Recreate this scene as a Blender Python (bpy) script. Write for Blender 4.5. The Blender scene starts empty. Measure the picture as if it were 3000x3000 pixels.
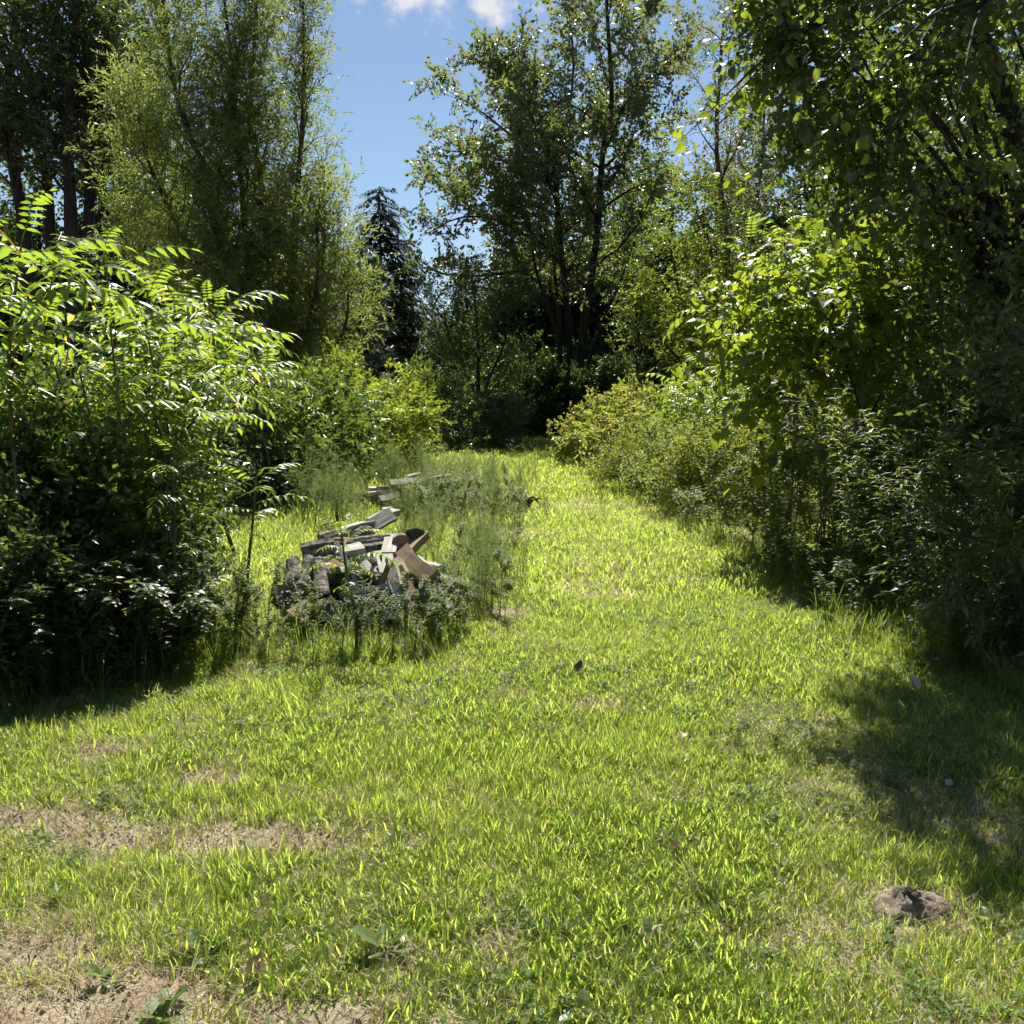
import bpy, math
import numpy as np
from mathutils import Vector, Matrix

# ------------------------------------------------------------------ camera, world, sun, exposure
scene = bpy.context.scene
C = scene.collection
FPX, PITCH, CAMZ = 2773.0, math.radians(7.2), 1.6
SUN_AZ, SUN_EL = math.radians(3.0), math.radians(50.0)      # azimuth from +Y towards +X

cam_d = bpy.data.cameras.new('camera')
cam_d.sensor_fit = 'HORIZONTAL'; cam_d.sensor_width = 36.0
cam_d.lens = 36.0 * FPX / 3000.0
cam_d.clip_start = 0.05; cam_d.clip_end = 2000.0
cam = bpy.data.objects.new('camera', cam_d); C.objects.link(cam)
cam.location = (0, 0, CAMZ); cam.rotation_euler = (math.pi/2 - PITCH, 0, 0)
scene.camera = cam

scene.view_settings.view_transform = 'Standard'
scene.view_settings.look = 'None'
scene.view_settings.gamma = 1.0
scene.view_settings.use_curve_mapping = False
scene.view_settings.exposure = 1.1
SKY_STRENGTH, SUN_STRENGTH = 0.05, 5.0

cy = scene.cycles
cy.max_bounces = 6; cy.diffuse_bounces = 2; cy.glossy_bounces = 2; cy.transmission_bounces = 4
cy.use_adaptive_sampling = True; cy.adaptive_threshold = .06; cy.adaptive_min_samples = 16
cy.transparent_max_bounces = 4; cy.caustics_reflective = False; cy.caustics_refractive = False
cy.sample_clamp_indirect = 6.0
cy.use_denoising = True

def pix_dir(px, py):
    dx, dy = (px - 1500.0)/FPX, -(py - 1500.0)/FPX
    return np.array([dx, math.cos(PITCH) + dy*math.sin(PITCH), -math.sin(PITCH) + dy*math.cos(PITCH)])
def at(px, py, Y):
    d = pix_dir(px, py); p = d*(Y/d[1]); p[2] += CAMZ; return p
def gp(px, py):
    d = pix_dir(px, py); p = d*(-CAMZ/d[2]); p[2] = 0; return p

world = bpy.data.worlds.new('World'); scene.world = world; world.use_nodes = True
def build_world():
    nt = world.node_tree; nt.nodes.clear(); L = nt.links.new
    out = nt.nodes.new('ShaderNodeOutputWorld')
    sky = nt.nodes.new('ShaderNodeTexSky'); sky.sky_type = 'NISHITA'; sky.sun_disc = False
    sky.sun_elevation = SUN_EL; sky.sun_rotation = SUN_AZ
    sky.altitude = 200; sky.air_density = 1.0; sky.dust_density = 0.3; sky.ozone_density = 3.0
    bg = nt.nodes.new('ShaderNodeBackground'); bg.inputs['Strength'].default_value = SKY_STRENGTH
    L(sky.outputs[0], bg.inputs['Color'])
    # small fair-weather clouds: soft blobs broken by noise, a few in view and more round the sky
    tc = nt.nodes.new('ShaderNodeTexCoord')
    centres = [(1190, -25, .048), (1290, 0, .032), (1415, 20, .028), (1470, 60, .016), (1560, 20, .020)]
    dirs = []
    for px, py, r in centres:
        d = pix_dir(px, py); dirs.append((d/np.linalg.norm(d), r))
    rg = np.random.default_rng(5)
    for k in range(4):
        a = rg.uniform(.7, 5.6); e = rg.uniform(.25, .9)
        dirs.append((np.array([math.sin(a)*math.cos(e), math.cos(a)*math.cos(e), math.sin(e)]), rg.uniform(.03, .09)))
    last = None
    for d, r in dirs:
        sub = nt.nodes.new('ShaderNodeVectorMath'); sub.operation = 'SUBTRACT'; L(tc.outputs['Generated'], sub.inputs[0]); sub.inputs[1].default_value = tuple(d)
        sc = nt.nodes.new('ShaderNodeVectorMath'); sc.operation = 'MULTIPLY'; L(sub.outputs[0], sc.inputs[0]); sc.inputs[1].default_value = (.75/r, .75/r, 1.5/r)
        ln = nt.nodes.new('ShaderNodeVectorMath'); ln.operation = 'LENGTH'; L(sc.outputs[0], ln.inputs[0])
        iv = nt.nodes.new('ShaderNodeMath'); iv.operation = 'SUBTRACT'; iv.inputs[0].default_value = 1.0; L(ln.outputs['Value'], iv.inputs[1])
        if last is None: last = iv
        else:
            mx = nt.nodes.new('ShaderNodeMath'); mx.operation = 'MAXIMUM'; L(last.outputs[0], mx.inputs[0]); L(iv.outputs[0], mx.inputs[1]); last = mx
    nz = nt.nodes.new('ShaderNodeTexNoise'); nz.inputs['Scale'].default_value = 34; nz.inputs['Detail'].default_value = 5; nz.inputs['Roughness'].default_value = .62
    L(tc.outputs['Generated'], nz.inputs['Vector'])
    ma = nt.nodes.new('ShaderNodeMath'); ma.operation = 'MULTIPLY_ADD'; L(nz.outputs['Fac'], ma.inputs[0]); ma.inputs[1].default_value = 3.2; ma.inputs[2].default_value = -1.75
    ad = nt.nodes.new('ShaderNodeMath'); ad.operation = 'ADD'; L(last.outputs[0], ad.inputs[0]); L(ma.outputs[0], ad.inputs[1])
    mr = nt.nodes.new('ShaderNodeMapRange'); mr.interpolation_type = 'SMOOTHSTEP'
    mr.inputs['From Min'].default_value = 0.0; mr.inputs['From Max'].default_value = 1.1; mr.inputs['To Max'].default_value = .92
    L(ad.outputs[0], mr.inputs['Value'])
    cb = nt.nodes.new('ShaderNodeBackground'); cb.inputs['Color'].default_value = (1, 1, 1, 1); cb.inputs['Strength'].default_value = .40
    mix = nt.nodes.new('ShaderNodeMixShader'); L(mr.outputs[0], mix.inputs[0]); L(bg.outputs[0], mix.inputs[1]); L(cb.outputs[0], mix.inputs[2])
    L(mix.outputs[0], out.inputs['Surface'])
build_world()

sun_d = bpy.data.lights.new('sun', 'SUN'); sun_d.energy = SUN_STRENGTH; sun_d.angle = math.radians(0.53); sun_d.color = (1.0, .955, .87)
sun = bpy.data.objects.new('sun', sun_d); C.objects.link(sun)
sdir = Vector((math.sin(SUN_AZ)*math.cos(SUN_EL), math.cos(SUN_AZ)*math.cos(SUN_EL), math.sin(SUN_EL)))
sun.rotation_euler = sdir.to_track_quat('Z', 'Y').to_euler(); sun.location = (0, 0, 30)

# ------------------------------------------------------------------ materials
def new_mat(name):
    m = bpy.data.materials.new(name); m.use_nodes = True; nt = m.node_tree; nt.nodes.clear()
    return m, nt, nt.links.new, nt.nodes.new('ShaderNodeOutputMaterial')

def leaf_mat(name, lo, hi, tlo, thi, rough=.42, trans=.5, spec=.45, odd=None, odd_at=.93):
    """Leaf: glossy reflecting side plus light coming through; each leaf takes its own tone from the attribute 'v'."""
    lo, hi, tlo, thi = [tuple(c*.9 for c in q) for q in (lo, hi, tlo, thi)]
    m, nt, L, out = new_mat(name)
    at_ = nt.nodes.new('ShaderNodeAttribute'); at_.attribute_name = 'v'
    oi = nt.nodes.new('ShaderNodeObjectInfo')
    ad = nt.nodes.new('ShaderNodeMath'); ad.operation = 'MULTIPLY_ADD'; L(oi.outputs['Random'], ad.inputs[0]); ad.inputs[1].default_value = .35; L(at_.outputs['Fac'], ad.inputs[2])
    fr = nt.nodes.new('ShaderNodeMath'); fr.operation = 'FRACT'; L(ad.outputs[0], fr.inputs[0])
    def ramp(a, b, o):
        r = nt.nodes.new('ShaderNodeValToRGB'); r.color_ramp.elements[0].color = (*a, 1); r.color_ramp.elements[1].color = (*b, 1)
        r.color_ramp.elements[1].position = odd_at - .03 if o else 1.0
        if o:
            e = r.color_ramp.elements.new(odd_at); e.color = (*o, 1)
        L(fr.outputs[0], r.inputs[0]); return r
    r1 = ramp(lo, hi, odd); r2 = ramp(tlo, thi, tuple(min(1, c*2.2) for c in odd) if odd else None)
    p = nt.nodes.new('ShaderNodeBsdfPrincipled'); L(r1.outputs[0], p.inputs['Base Color'])
    p.inputs['Roughness'].default_value = rough; p.inputs['Specular IOR Level'].default_value = spec
    t = nt.nodes.new('ShaderNodeBsdfTranslucent'); L(r2.outputs[0], t.inputs['Color'])
    mx = nt.nodes.new('ShaderNodeMixShader'); mx.inputs[0].default_value = trans
    L(p.outputs[0], mx.inputs[1]); L(t.outputs[0], mx.inputs[2]); L(mx.outputs[0], out.inputs['Surface'])
    return m

def bark_mat(name, a, b, scale=8, stretch=.15, bump=.5):
    m, nt, L, out = new_mat(name)
    tc = nt.nodes.new('ShaderNodeTexCoord'); mp = nt.nodes.new('ShaderNodeMapping'); mp.inputs['Scale'].default_value = (1, 1, stretch); L(tc.outputs['Object'], mp.inputs['Vector'])
    n = nt.nodes.new('ShaderNodeTexNoise'); n.inputs['Scale'].default_value = scale; n.inputs['Detail'].default_value = 6; L(mp.outputs[0], n.inputs['Vector'])
    r = nt.nodes.new('ShaderNodeValToRGB'); r.color_ramp.elements[0].color = (*a, 1); r.color_ramp.elements[1].color = (*b, 1)
    r.color_ramp.elements[0].position = .35; r.color_ramp.elements[1].position = .68; L(n.outputs['Fac'], r.inputs[0])
    p = nt.nodes.new('ShaderNodeBsdfPrincipled'); p.inputs['Roughness'].default_value = .85; p.inputs['Specular IOR Level'].default_value = .2; L(r.outputs[0], p.inputs['Base Color'])
    bp = nt.nodes.new('ShaderNodeBump'); bp.inputs['Strength'].default_value = bump; bp.inputs['Distance'].default_value = .03; L(n.outputs['Fac'], bp.inputs['Height']); L(bp.outputs[0], p.inputs['Normal'])
    L(p.outputs[0], out.inputs['Surface']); return m

def wood_mat(name, a, b, c):
    """Split wood with long grain along local X, greyed by weather in streaks; each piece its own tone."""
    m, nt, L, out = new_mat(name)
    tc = nt.nodes.new('ShaderNodeTexCoord'); oi = nt.nodes.new('ShaderNodeObjectInfo')
    mp = nt.nodes.new('ShaderNodeMapping'); mp.inputs['Scale'].default_value = (2.2, 28, 28); L(tc.outputs['Object'], mp.inputs['Vector'])
    ofs = nt.nodes.new('ShaderNodeVectorMath'); ofs.operation = 'ADD'; L(mp.outputs[0], ofs.inputs[0])
    cm = nt.nodes.new('ShaderNodeMath'); cm.operation = 'MULTIPLY'; cm.inputs[1].default_value = 60; L(oi.outputs['Random'], cm.inputs[0]); L(cm.outputs[0], ofs.inputs[1])
    n = nt.nodes.new('ShaderNodeTexNoise'); n.inputs['Scale'].default_value = 1.6; n.inputs['Detail'].default_value = 7; n.inputs['Roughness'].default_value = .65; L(ofs.outputs[0], n.inputs['Vector'])
    n2 = nt.nodes.new('ShaderNodeTexNoise'); n2.inputs['Scale'].default_value = 9; n2.inputs['Detail'].default_value = 3; L(tc.outputs['Object'], n2.inputs['Vector'])
    r = nt.nodes.new('ShaderNodeValToRGB'); r.color_ramp.elements[0].color = (*a, 1); r.color_ramp.elements[0].position = .32
    r.color_ramp.elements[1].color = (*b, 1); r.color_ramp.elements[1].position = .6; L(n.outputs['Fac'], r.inputs[0])
    mx = nt.nodes.new('ShaderNodeMix'); mx.data_type = 'RGBA'
    mr = nt.nodes.new('ShaderNodeMapRange'); mr.inputs['From Min'].default_value = .42; mr.inputs['From Max'].default_value = .7; L(n2.outputs['Fac'], mr.inputs['Value'])
    L(mr.outputs[0], mx.inputs[0]); L(r.outputs[0], mx.inputs[6]); mx.inputs[7].default_value = (*c, 1)
    p = nt.nodes.new('ShaderNodeBsdfPrincipled'); p.inputs['Roughness'].default_value = .8; p.inputs['Specular IOR Level'].default_value = .25; L(mx.outputs[2], p.inputs['Base Color'])
    bp = nt.nodes.new('ShaderNodeBump'); bp.inputs['Strength'].default_value = .6; bp.inputs['Distance'].default_value = .006; L(n.outputs['Fac'], bp.inputs['Height']); L(bp.outputs[0], p.inputs['Normal'])
    L(p.outputs[0], out.inputs['Surface']); return m

def soil_mat(name, a, b, c, s1=3.0, s2=60.0):
    m, nt, L, out = new_mat(name)
    tc = nt.nodes.new('ShaderNodeTexCoord')
    n1 = nt.nodes.new('ShaderNodeTexNoise'); n1.inputs['Scale'].default_value = s1; n1.inputs['Detail'].default_value = 5; L(tc.outputs['Object'], n1.inputs['Vector'])
    n2 = nt.nodes.new('ShaderNodeTexNoise'); n2.inputs['Scale'].default_value = s2; n2.inputs['Detail'].default_value = 6; n2.inputs['Roughness'].default_value = .7; L(tc.outputs['Object'], n2.inputs['Vector'])
    r = nt.nodes.new('ShaderNodeValToRGB'); r.color_ramp.elements[0].color = (*a, 1); r.color_ramp.elements[0].position = .38; r.color_ramp.elements[1].color = (*b, 1); r.color_ramp.elements[1].position = .62; L(n1.outputs['Fac'], r.inputs[0])
    mr = nt.nodes.new('ShaderNodeMapRange'); mr.inputs['From Min'].default_value = .5; mr.inputs['From Max'].default_value = .68; L(n2.outputs['Fac'], mr.inputs['Value'])
    mx = nt.nodes.new('ShaderNodeMix'); mx.data_type = 'RGBA'; L(mr.outputs[0], mx.inputs[0]); L(r.outputs[0], mx.inputs[6]); mx.inputs[7].default_value = (*c, 1)
    p = nt.nodes.new('ShaderNodeBsdfPrincipled'); p.inputs['Roughness'].default_value = .95; p.inputs['Specular IOR Level'].default_value = .1; L(mx.outputs[2], p.inputs['Base Color'])
    bp = nt.nodes.new('ShaderNodeBump'); bp.inputs['Strength'].default_value = .9; bp.inputs['Distance'].default_value = .02; L(n2.outputs['Fac'], bp.inputs['Height']); L(bp.outputs[0], p.inputs['Normal'])
    L(p.outputs[0], out.inputs['Surface']); return m

M = {}
M['ground'] = soil_mat('sandy_soil', (.50, .41, .30), (.36, .29, .20), (.20, .155, .10), 5.0, 85.0)
M['mound'] = soil_mat('loose_soil', (.40, .32, .24), (.29, .23, .17), (.16, .12, .09), 9, 45)
M['grass'] = leaf_mat('grass_blade', (.09, .138, .028), (.22, .26, .06), (.30, .49, .05), (.86, .94, .15), .40, .57, .5)
M['tall_grass'] = leaf_mat('tall_grass_blade', (.07, .11, .025), (.16, .19, .05), (.24, .38, .04), (.48, .56, .08), .45, .5, .35)
M['dry_grass'] = leaf_mat('dry_grass_blade', (.36, .28, .16), (.56, .46, .29), (.42, .33, .17), (.6, .5, .28), .6, .3, .2)
M['clover'] = leaf_mat('clover_leaf', (.07, .13, .03), (.13, .19, .05), (.20, .36, .04), (.40, .52, .08), .55, .4, .25)
M['sumac'] = leaf_mat('sumac_leaf', (.05, .10, .018), (.09, .15, .025), (.28, .48, .03), (.50, .66, .05), .40, .48, .55, (.42, .36, .05), .965)
M['mulberry'] = leaf_mat('mulberry_leaf', (.045, .085, .015), (.08, .12, .02), (.28, .44, .02), (.52, .60, .04), .40, .48, .45)
M['shaded_canopy'] = leaf_mat('shaded_canopy_leaf', (.04, .07, .018), (.075, .10, .025), (.16, .28, .02), (.36, .46, .04), .36, .36, .55)  # darker mulberry leaf: shade on the crown's underside put into the colour
M['maple'] = leaf_mat('maple_leaf', (.08, .11, .045), (.14, .16, .075), (.20, .30, .05), (.36, .42, .09), .34, .42, .6, (.20, .13, .06), .975)
M['willow'] = leaf_mat('willow_leaf', (.085, .115, .035), (.16, .18, .065), (.28, .38, .06), (.48, .54, .13), .42, .48, .4)
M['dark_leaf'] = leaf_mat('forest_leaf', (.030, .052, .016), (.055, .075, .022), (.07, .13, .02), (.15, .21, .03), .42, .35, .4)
M['green_leaf'] = leaf_mat('green_tree_leaf', (.06, .09, .02), (.11, .13, .03), (.22, .34, .03), (.44, .48, .05), .42, .5, .4)
M['understorey'] = leaf_mat('understorey_leaf', (.045, .075, .025), (.08, .11, .035), (.13, .22, .03), (.28, .36, .05), .42, .42, .4)
M['pale_leaf'] = leaf_mat('pale_tree_leaf', (.10, .12, .05), (.17, .17, .08), (.22, .28, .07), (.4, .4, .12), .36, .45, .5)
M['shrub_leaf'] = leaf_mat('shrub_leaf', (.035, .065, .018), (.07, .10, .03), (.12, .22, .025), (.26, .35, .045), .34, .40, .55)
M['shade_leaf'] = leaf_mat('thicket_leaf', (.04, .065, .022), (.08, .10, .035), (.14, .22, .03), (.30, .36, .05), .38, .38, .5)
M['yellow_leaf'] = leaf_mat('yellowing_leaf', (.08, .115, .035), (.14, .155, .045), (.28, .38, .05), (.48, .50, .08), .44, .48, .4, (.28, .20, .03), .965)
M['weed_leaf'] = leaf_mat('weed_leaf', (.06, .10, .025), (.12, .15, .045), (.24, .38, .04), (.46, .54, .08), .48, .46, .32)
M['feather'] = leaf_mat('feathery_leaf', (.11, .155, .06), (.18, .22, .09), (.26, .37, .11), (.42, .50, .17), .5, .5, .25)
M['plantain'] = leaf_mat('plantain_leaf', (.09, .15, .05), (.14, .19, .07), (.25, .4, .06), (.4, .5, .1), .4, .4, .4)
M['needle'] = leaf_mat('spruce_needle', (.018, .035, .016), (.034, .052, .024), (.03, .055, .015), (.05, .08, .02), .75, .15, .12)
M['pine_needle'] = leaf_mat('pine_needle', (.05, .08, .05), (.09, .12, .08), (.07, .11, .05), (.12, .16, .08), .45, .2, .35)
M['dead_leaf'] = leaf_mat('dead_leaf', (.09, .055, .03), (.19, .12, .07), (.16, .09, .04), (.28, .18, .09), .6, .25, .3)
M['pale_dead'] = leaf_mat('bleached_dead_leaf', (.45, .38, .30), (.55, .46, .36), (.3, .22, .15), (.4, .3, .2), .6, .2, .3)
M['bark'] = bark_mat('grey_brown_bark', (.028, .022, .017), (.085, .07, .055))
M['dark_bark'] = bark_mat('dark_bark', (.016, .013, .010), (.05, .042, .034))
M['willow_bark'] = bark_mat('willow_bark', (.035, .03, .02), (.11, .09, .06))
M['stem'] = bark_mat('green_brown_stem', (.07, .05, .03), (.15, .13, .07), 30, .3, .2)
M['weed_stem'] = bark_mat('weed_stem', (.09, .085, .03), (.17, .15, .06), 30, .3, .1)
M['log_bark'] = bark_mat('log_bark', (.05, .042, .034), (.26, .23, .19), 22, 1, .9)
M['grey_wood'] = wood_mat('weathered_grey_wood', (.19, .175, .155), (.46, .435, .39), (.29, .265, .23))
M['brown_wood'] = wood_mat('brown_split_wood', (.17, .10, .055), (.36, .25, .15), (.24, .14, .08))
M['tan_wood'] = wood_mat('tan_sawn_wood', (.17, .12, .065), (.30, .225, .135), (.24, .175, .105))
M['red_wood'] = wood_mat('reddish_split_wood', (.16, .07, .045), (.34, .17, .11), (.24, .11, .07))
M['dark_wood'] = wood_mat('rotten_dark_wood', (.03, .024, .02), (.10, .08, .065), (.06, .05, .04))
M['stone'] = soil_mat('pinkish_stone', (.45, .33, .27), (.36, .27, .22), (.28, .2, .16), 12, 90)

# ------------------------------------------------------------------ object helpers
def mesh_of(name, V, T, mat, v=None, smooth=False):
    V = np.ascontiguousarray(V, dtype=np.float32); T = np.ascontiguousarray(T, dtype=np.int32)
    me = bpy.data.meshes.new(name)
    me.vertices.add(len(V)); me.vertices.foreach_set('co', V.ravel())
    me.loops.add(T.size); me.loops.foreach_set('vertex_index', T.ravel())
    me.polygons.add(len(T)); me.polygons.foreach_set('loop_start', np.arange(0, T.size, 3, dtype=np.int32))
    me.polygons.foreach_set('use_smooth', np.full(len(T), smooth))
    if v is not None:
        a = me.attributes.new('v', 'FLOAT', 'POINT'); a.data.foreach_set('value', np.ascontiguousarray(v, dtype=np.float32))
    me.materials.append(M[mat] if isinstance(mat, str) else mat)
    me.update(calc_edges=True)
    return me

def link(name, me, parent=None, loc=None):
    o = bpy.data.objects.new(name, me); C.objects.link(o)
    if parent is not None: o.parent = parent
    if loc is not None: o.location = loc
    return o
def tag(o, label, cat, group=None, kind=None):
    if label: o['label'] = label
    if cat: o['category'] = cat
    if group: o['group'] = group
    if kind: o['kind'] = kind
    return o
def thing(name, label, cat, loc=(0, 0, 0), rz=0.0, group=None):
    o = bpy.data.objects.new(name, None); C.objects.link(o); o.empty_display_size = .1
    o.location = tuple(loc); o.rotation_euler = (0, 0, rz)
    return tag(o, label, cat, group)
def copy_tree(root, loc, rz, sc, label, group=None):
    r = root.copy(); C.objects.link(r); r.location = tuple(loc); r.rotation_euler = (0, 0, rz); r.scale = (sc, sc, sc) if np.isscalar(sc) else sc
    r['label'] = label
    if group: r['group'] = group
    for ch in list(root.children):
        c = ch.copy(); C.objects.link(c); c.parent = r
    return r

# ------------------------------------------------------------------ noise and ground
def vnoise(x, y, s, seed=0):
    x = np.asarray(x, float)/s; y = np.asarray(y, float)/s
    xi, yi = np.floor(x), np.floor(y); fx, fy = x-xi, y-yi
    fx = fx*fx*(3-2*fx); fy = fy*fy*(3-2*fy)
    def h(i, j):
        a = np.sin(i*127.1 + j*311.7 + seed*74.7)*43758.5453
        return a - np.floor(a)
    return (h(xi, yi)*(1-fx) + h(xi+1, yi)*fx)*(1-fy) + (h(xi, yi+1)*(1-fx) + h(xi+1, yi+1)*fx)*fy

HOLES = [(2190, 2740, .13, .035), (2230, 2880, .07, .02)]
def ground_z(x, y):
    x = np.asarray(x, float); y = np.asarray(y, float)
    z = (vnoise(x, y, 3.1, 1)-.5)*.07 + (vnoise(x, y, .9, 2)-.5)*.035 + (vnoise(x, y, .22, 3)-.5)*.018
    for px, py, r, d in HOLES:
        g = gp(px, py); z = z - d*np.exp(-((x-g[0])**2*.6 + (y-g[1])**2)/r**2)
    return z
def on_ground(px, py):
    g = gp(px, py); g[2] = float(ground_z(g[0], g[1])); return g

def build_ground():
    ys = np.concatenate([np.linspace(-40, .8, 24)[:-1], np.geomspace(.8, 400, 330)])
    us = np.linspace(-1, 1, 241)
    Y, U = np.meshgrid(ys, us, indexing='ij')
    X = U*(np.maximum(np.abs(Y), .8)*.95 + 3.0)
    Z = ground_z(X, Y)
    V = np.stack([X, Y, Z], -1).reshape(-1, 3)
    n, m = len(ys), len(us)
    i = (np.arange(n-1)[:, None]*m + np.arange(m-1)[None, :]).ravel()
    T = np.concatenate([np.stack([i, i+1, i+m+1], 1), np.stack([i, i+m+1, i+m], 1)])
    tag(link('ground', mesh_of('ground', V, T, 'ground', smooth=True)), 'sandy ground with dry thatch under the grass', None, kind='structure')
build_ground()

# ------------------------------------------------------------------ geometry kit
class Kit:
    """Collects triangles; every vertex has a tone v."""
    def __init__(s): s.V, s.T, s.v, s.n = [], [], [], 0
    def add(s, V, T, v=.5):
        V = np.asarray(V, float); T = np.asarray(T, int)
        s.V.append(V); s.T.append(T + s.n); s.v.append(np.full(len(V), v) if np.isscalar(v) else np.asarray(v)); s.n += len(V)
    def arrays(s):
        if not s.V: return np.zeros((0, 3)), np.zeros((0, 3), int), np.zeros(0)
        return np.concatenate(s.V), np.concatenate(s.T), np.concatenate(s.v)
    def mesh(s, name, mat, smooth=False):
        V, T, v = s.arrays(); return mesh_of(name, V, T, mat, v, smooth)

def unit(a):
    a = np.asarray(a, float); return a/(np.linalg.norm(a, axis=-1, keepdims=True)+1e-9)

def tube(kit, pts, rad, sides=6, v=.5):
    pts = np.asarray(pts, float); n = len(pts); rad = np.broadcast_to(rad, n)
    tan = unit(np.gradient(pts, axis=0))
    ref = np.where(np.abs(tan[:, 2:3]) > .9, np.array([[1., 0, 0]]), np.array([[0, 0, 1.]]))
    ref = np.repeat(ref[:1], n, 0) if abs(tan[0, 2]) <= .9 or True else ref
    a = unit(np.cross(tan, ref + 1e-4)); b = np.cross(tan, a)
    th = np.arange(sides)*2*math.pi/sides
    ring = pts[:, None, :] + rad[:, None, None]*(np.cos(th)[None, :, None]*a[:, None, :] + np.sin(th)[None, :, None]*b[:, None, :])
    V = ring.reshape(-1, 3)
    i = np.arange(n-1)[:, None]*sides + np.arange(sides)[None, :]
    j = np.arange(n-1)[:, None]*sides + (np.arange(sides)[None, :]+1) % sides
    T = np.concatenate([np.stack([i, j, j+sides], -1).reshape(-1, 3), np.stack([i, j+sides, i+sides], -1).reshape(-1, 3)])
    kit.add(V, T, v)

def smooth_path(P, k=6):
    P = np.asarray(P, float)
    if len(P) < 3: return np.stack([P[0] + (P[-1]-P[0])*t for t in np.linspace(0, 1, k+1)])
    Q = np.vstack([2*P[0]-P[1], P, 2*P[-1]-P[-2]]); out = []
    for i in range(1, len(Q)-2):
        for t in np.linspace(0, 1, k, endpoint=False):
            p0, p1, p2, p3 = Q[i-1:i+3]
            out.append(.5*((2*p1)+(-p0+p2)*t+(2*p0-5*p1+4*p2-p3)*t*t+(-p0+3*p1-3*p2+p3)*t**3))
    out.append(P[-1]); return np.array(out)

# leaf outlines: (t along leaf, half width)
OUT = {
 'diamond': [(.42, .5)],
 'lance': [(.22, .42), (.55, .5)],
 'simple': [(.38, .5), (.38, .5)],
 'oval': [(.16, .40), (.52, .48)],
 'ovate': [(.15, .38), (.38, .5), (.72, .3)],
 'heart': [(-.06, .30), (.10, .47), (.34, .5), (.66, .30), (.86, .10)],
 'blunt': [(.18, .34), (.5, .5), (.82, .42)],
}
def leaf(L, W, kind='diamond', fold=.25, droop=.25):
    """A leaf along +X, face up: a folded, drooping strip of triangles."""
    o = OUT[kind]; ts = [t for t, w in o]
    z = lambda t: -droop*L*max(t, 0)**2
    V = [(0, 0, 0)]; T = []
    for t, w in o:
        V += [(t*L, w*W, z(t)+fold*w*W), (t*L, 0, z(t)), (t*L, -w*W, z(t)+fold*w*W)]
    V.append((L, 0, z(1))); tip = len(V)-1
    if kind == 'simple':                  # four triangles: midrib and two sides
        z1 = z(.38); V = [(0, 0, 0), (.38*L, .5*W, z1+fold*.5*W), (.38*L, 0, z1), (.38*L, -.5*W, z1+fold*.5*W), (L, 0, z(1))]
        return np.array(V, float), np.array([(0, 2, 1), (0, 3, 2), (1, 2, 4), (2, 3, 4)])
    if len(o) == 1:                       # two triangles across the midrib
        V = [(0, 0, 0), V[1], (L, 0, z(1)), V[3]]
        return np.array(V, float), np.array([(0, 2, 1), (0, 3, 2)])
    T += [(0, 2, 1), (0, 3, 2)]
    for i in range(len(o)-1):
        a = 1+3*i; b = a+3
        T += [(a, a+1, b+1), (a, b+1, b), (a+1, a+2, b+2), (a+1, b+2, b+1)]
    a = 1+3*(len(o)-1); T += [(a, a+1, tip), (a+1, a+2, tip)]
    return np.array(V, float), np.array(T)

def frames(D, up, roll=None):
    """Rotation matrices (n,3,3) taking +X to D with +Z near UP."""
    D = unit(D); up = np.broadcast_to(up, D.shape)
    Zv = up - D*np.sum(up*D, -1, keepdims=True); Zv = unit(np.where(np.linalg.norm(Zv, axis=-1, keepdims=True) < 1e-3, np.array([1., 0, 0]), Zv))
    Yv = np.cross(Zv, D)
    if roll is not None:
        c, s = np.cos(roll)[:, None], np.sin(roll)[:, None]; Yv, Zv = Yv*c + Zv*s, Zv*c - Yv*s
    return np.stack([D, Yv, Zv], -1)

def twig(seed, n, L, leafL, leafW, kind='diamond', spread=1.0, droop=.3, curl=.15, jit=.5, fold=.25, up=.35, hang=0.0, stem_r=0):
    """A leafy twig along +X: leaves left and right, faces near up; returns (V,T,v)."""
    rg = np.random.default_rng(seed); k = Kit()
    base = smooth_path([(0, 0, 0), (L*.4, rg.normal(0, curl)*L, rg.normal(.05, curl)*L), (L*.75, rg.normal(0, curl)*L, rg.normal(0, curl)*L), (L, rg.normal(0, curl*1.5)*L, rg.normal(-.05, curl)*L)], 4)
    for i in range(n):
        t = (i+.6)/n; x = t*(len(base)-1); a = int(min(x, len(base)-2)); p = base[a] + (base[a+1]-base[a])*(x-a); d = unit(base[a+1]-base[a])
        ang = spread*rg.uniform(.5, 1.3)*(1 if i % 2 else -1)*(1.0 if t < .9 else .2)
        dd = d*math.cos(ang) + np.array([0, 1, 0])*math.sin(ang) + np.array([0, 0, 1])*rg.normal(up*.3, jit*.5) - np.array([0, 0, hang])
        R = frames(dd[None], np.array([0, 0, 1.]) + rg.normal(0, jit, 3)*.8)[0]
        s = rg.uniform(.65, 1.15); V, T = leaf(leafL*s, leafW*s, kind, fold*rg.uniform(.3, 1.5), droop*rg.uniform(.2, 1.6))
        k.add((V + np.array([leafL*.12, 0, 0])) @ R.T + p, T, rg.uniform())
    if stem_r: tube(k, base[::6], np.linspace(stem_r, stem_r*.4, len(base[::6])), 3, .1)
    return k.arrays()

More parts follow.
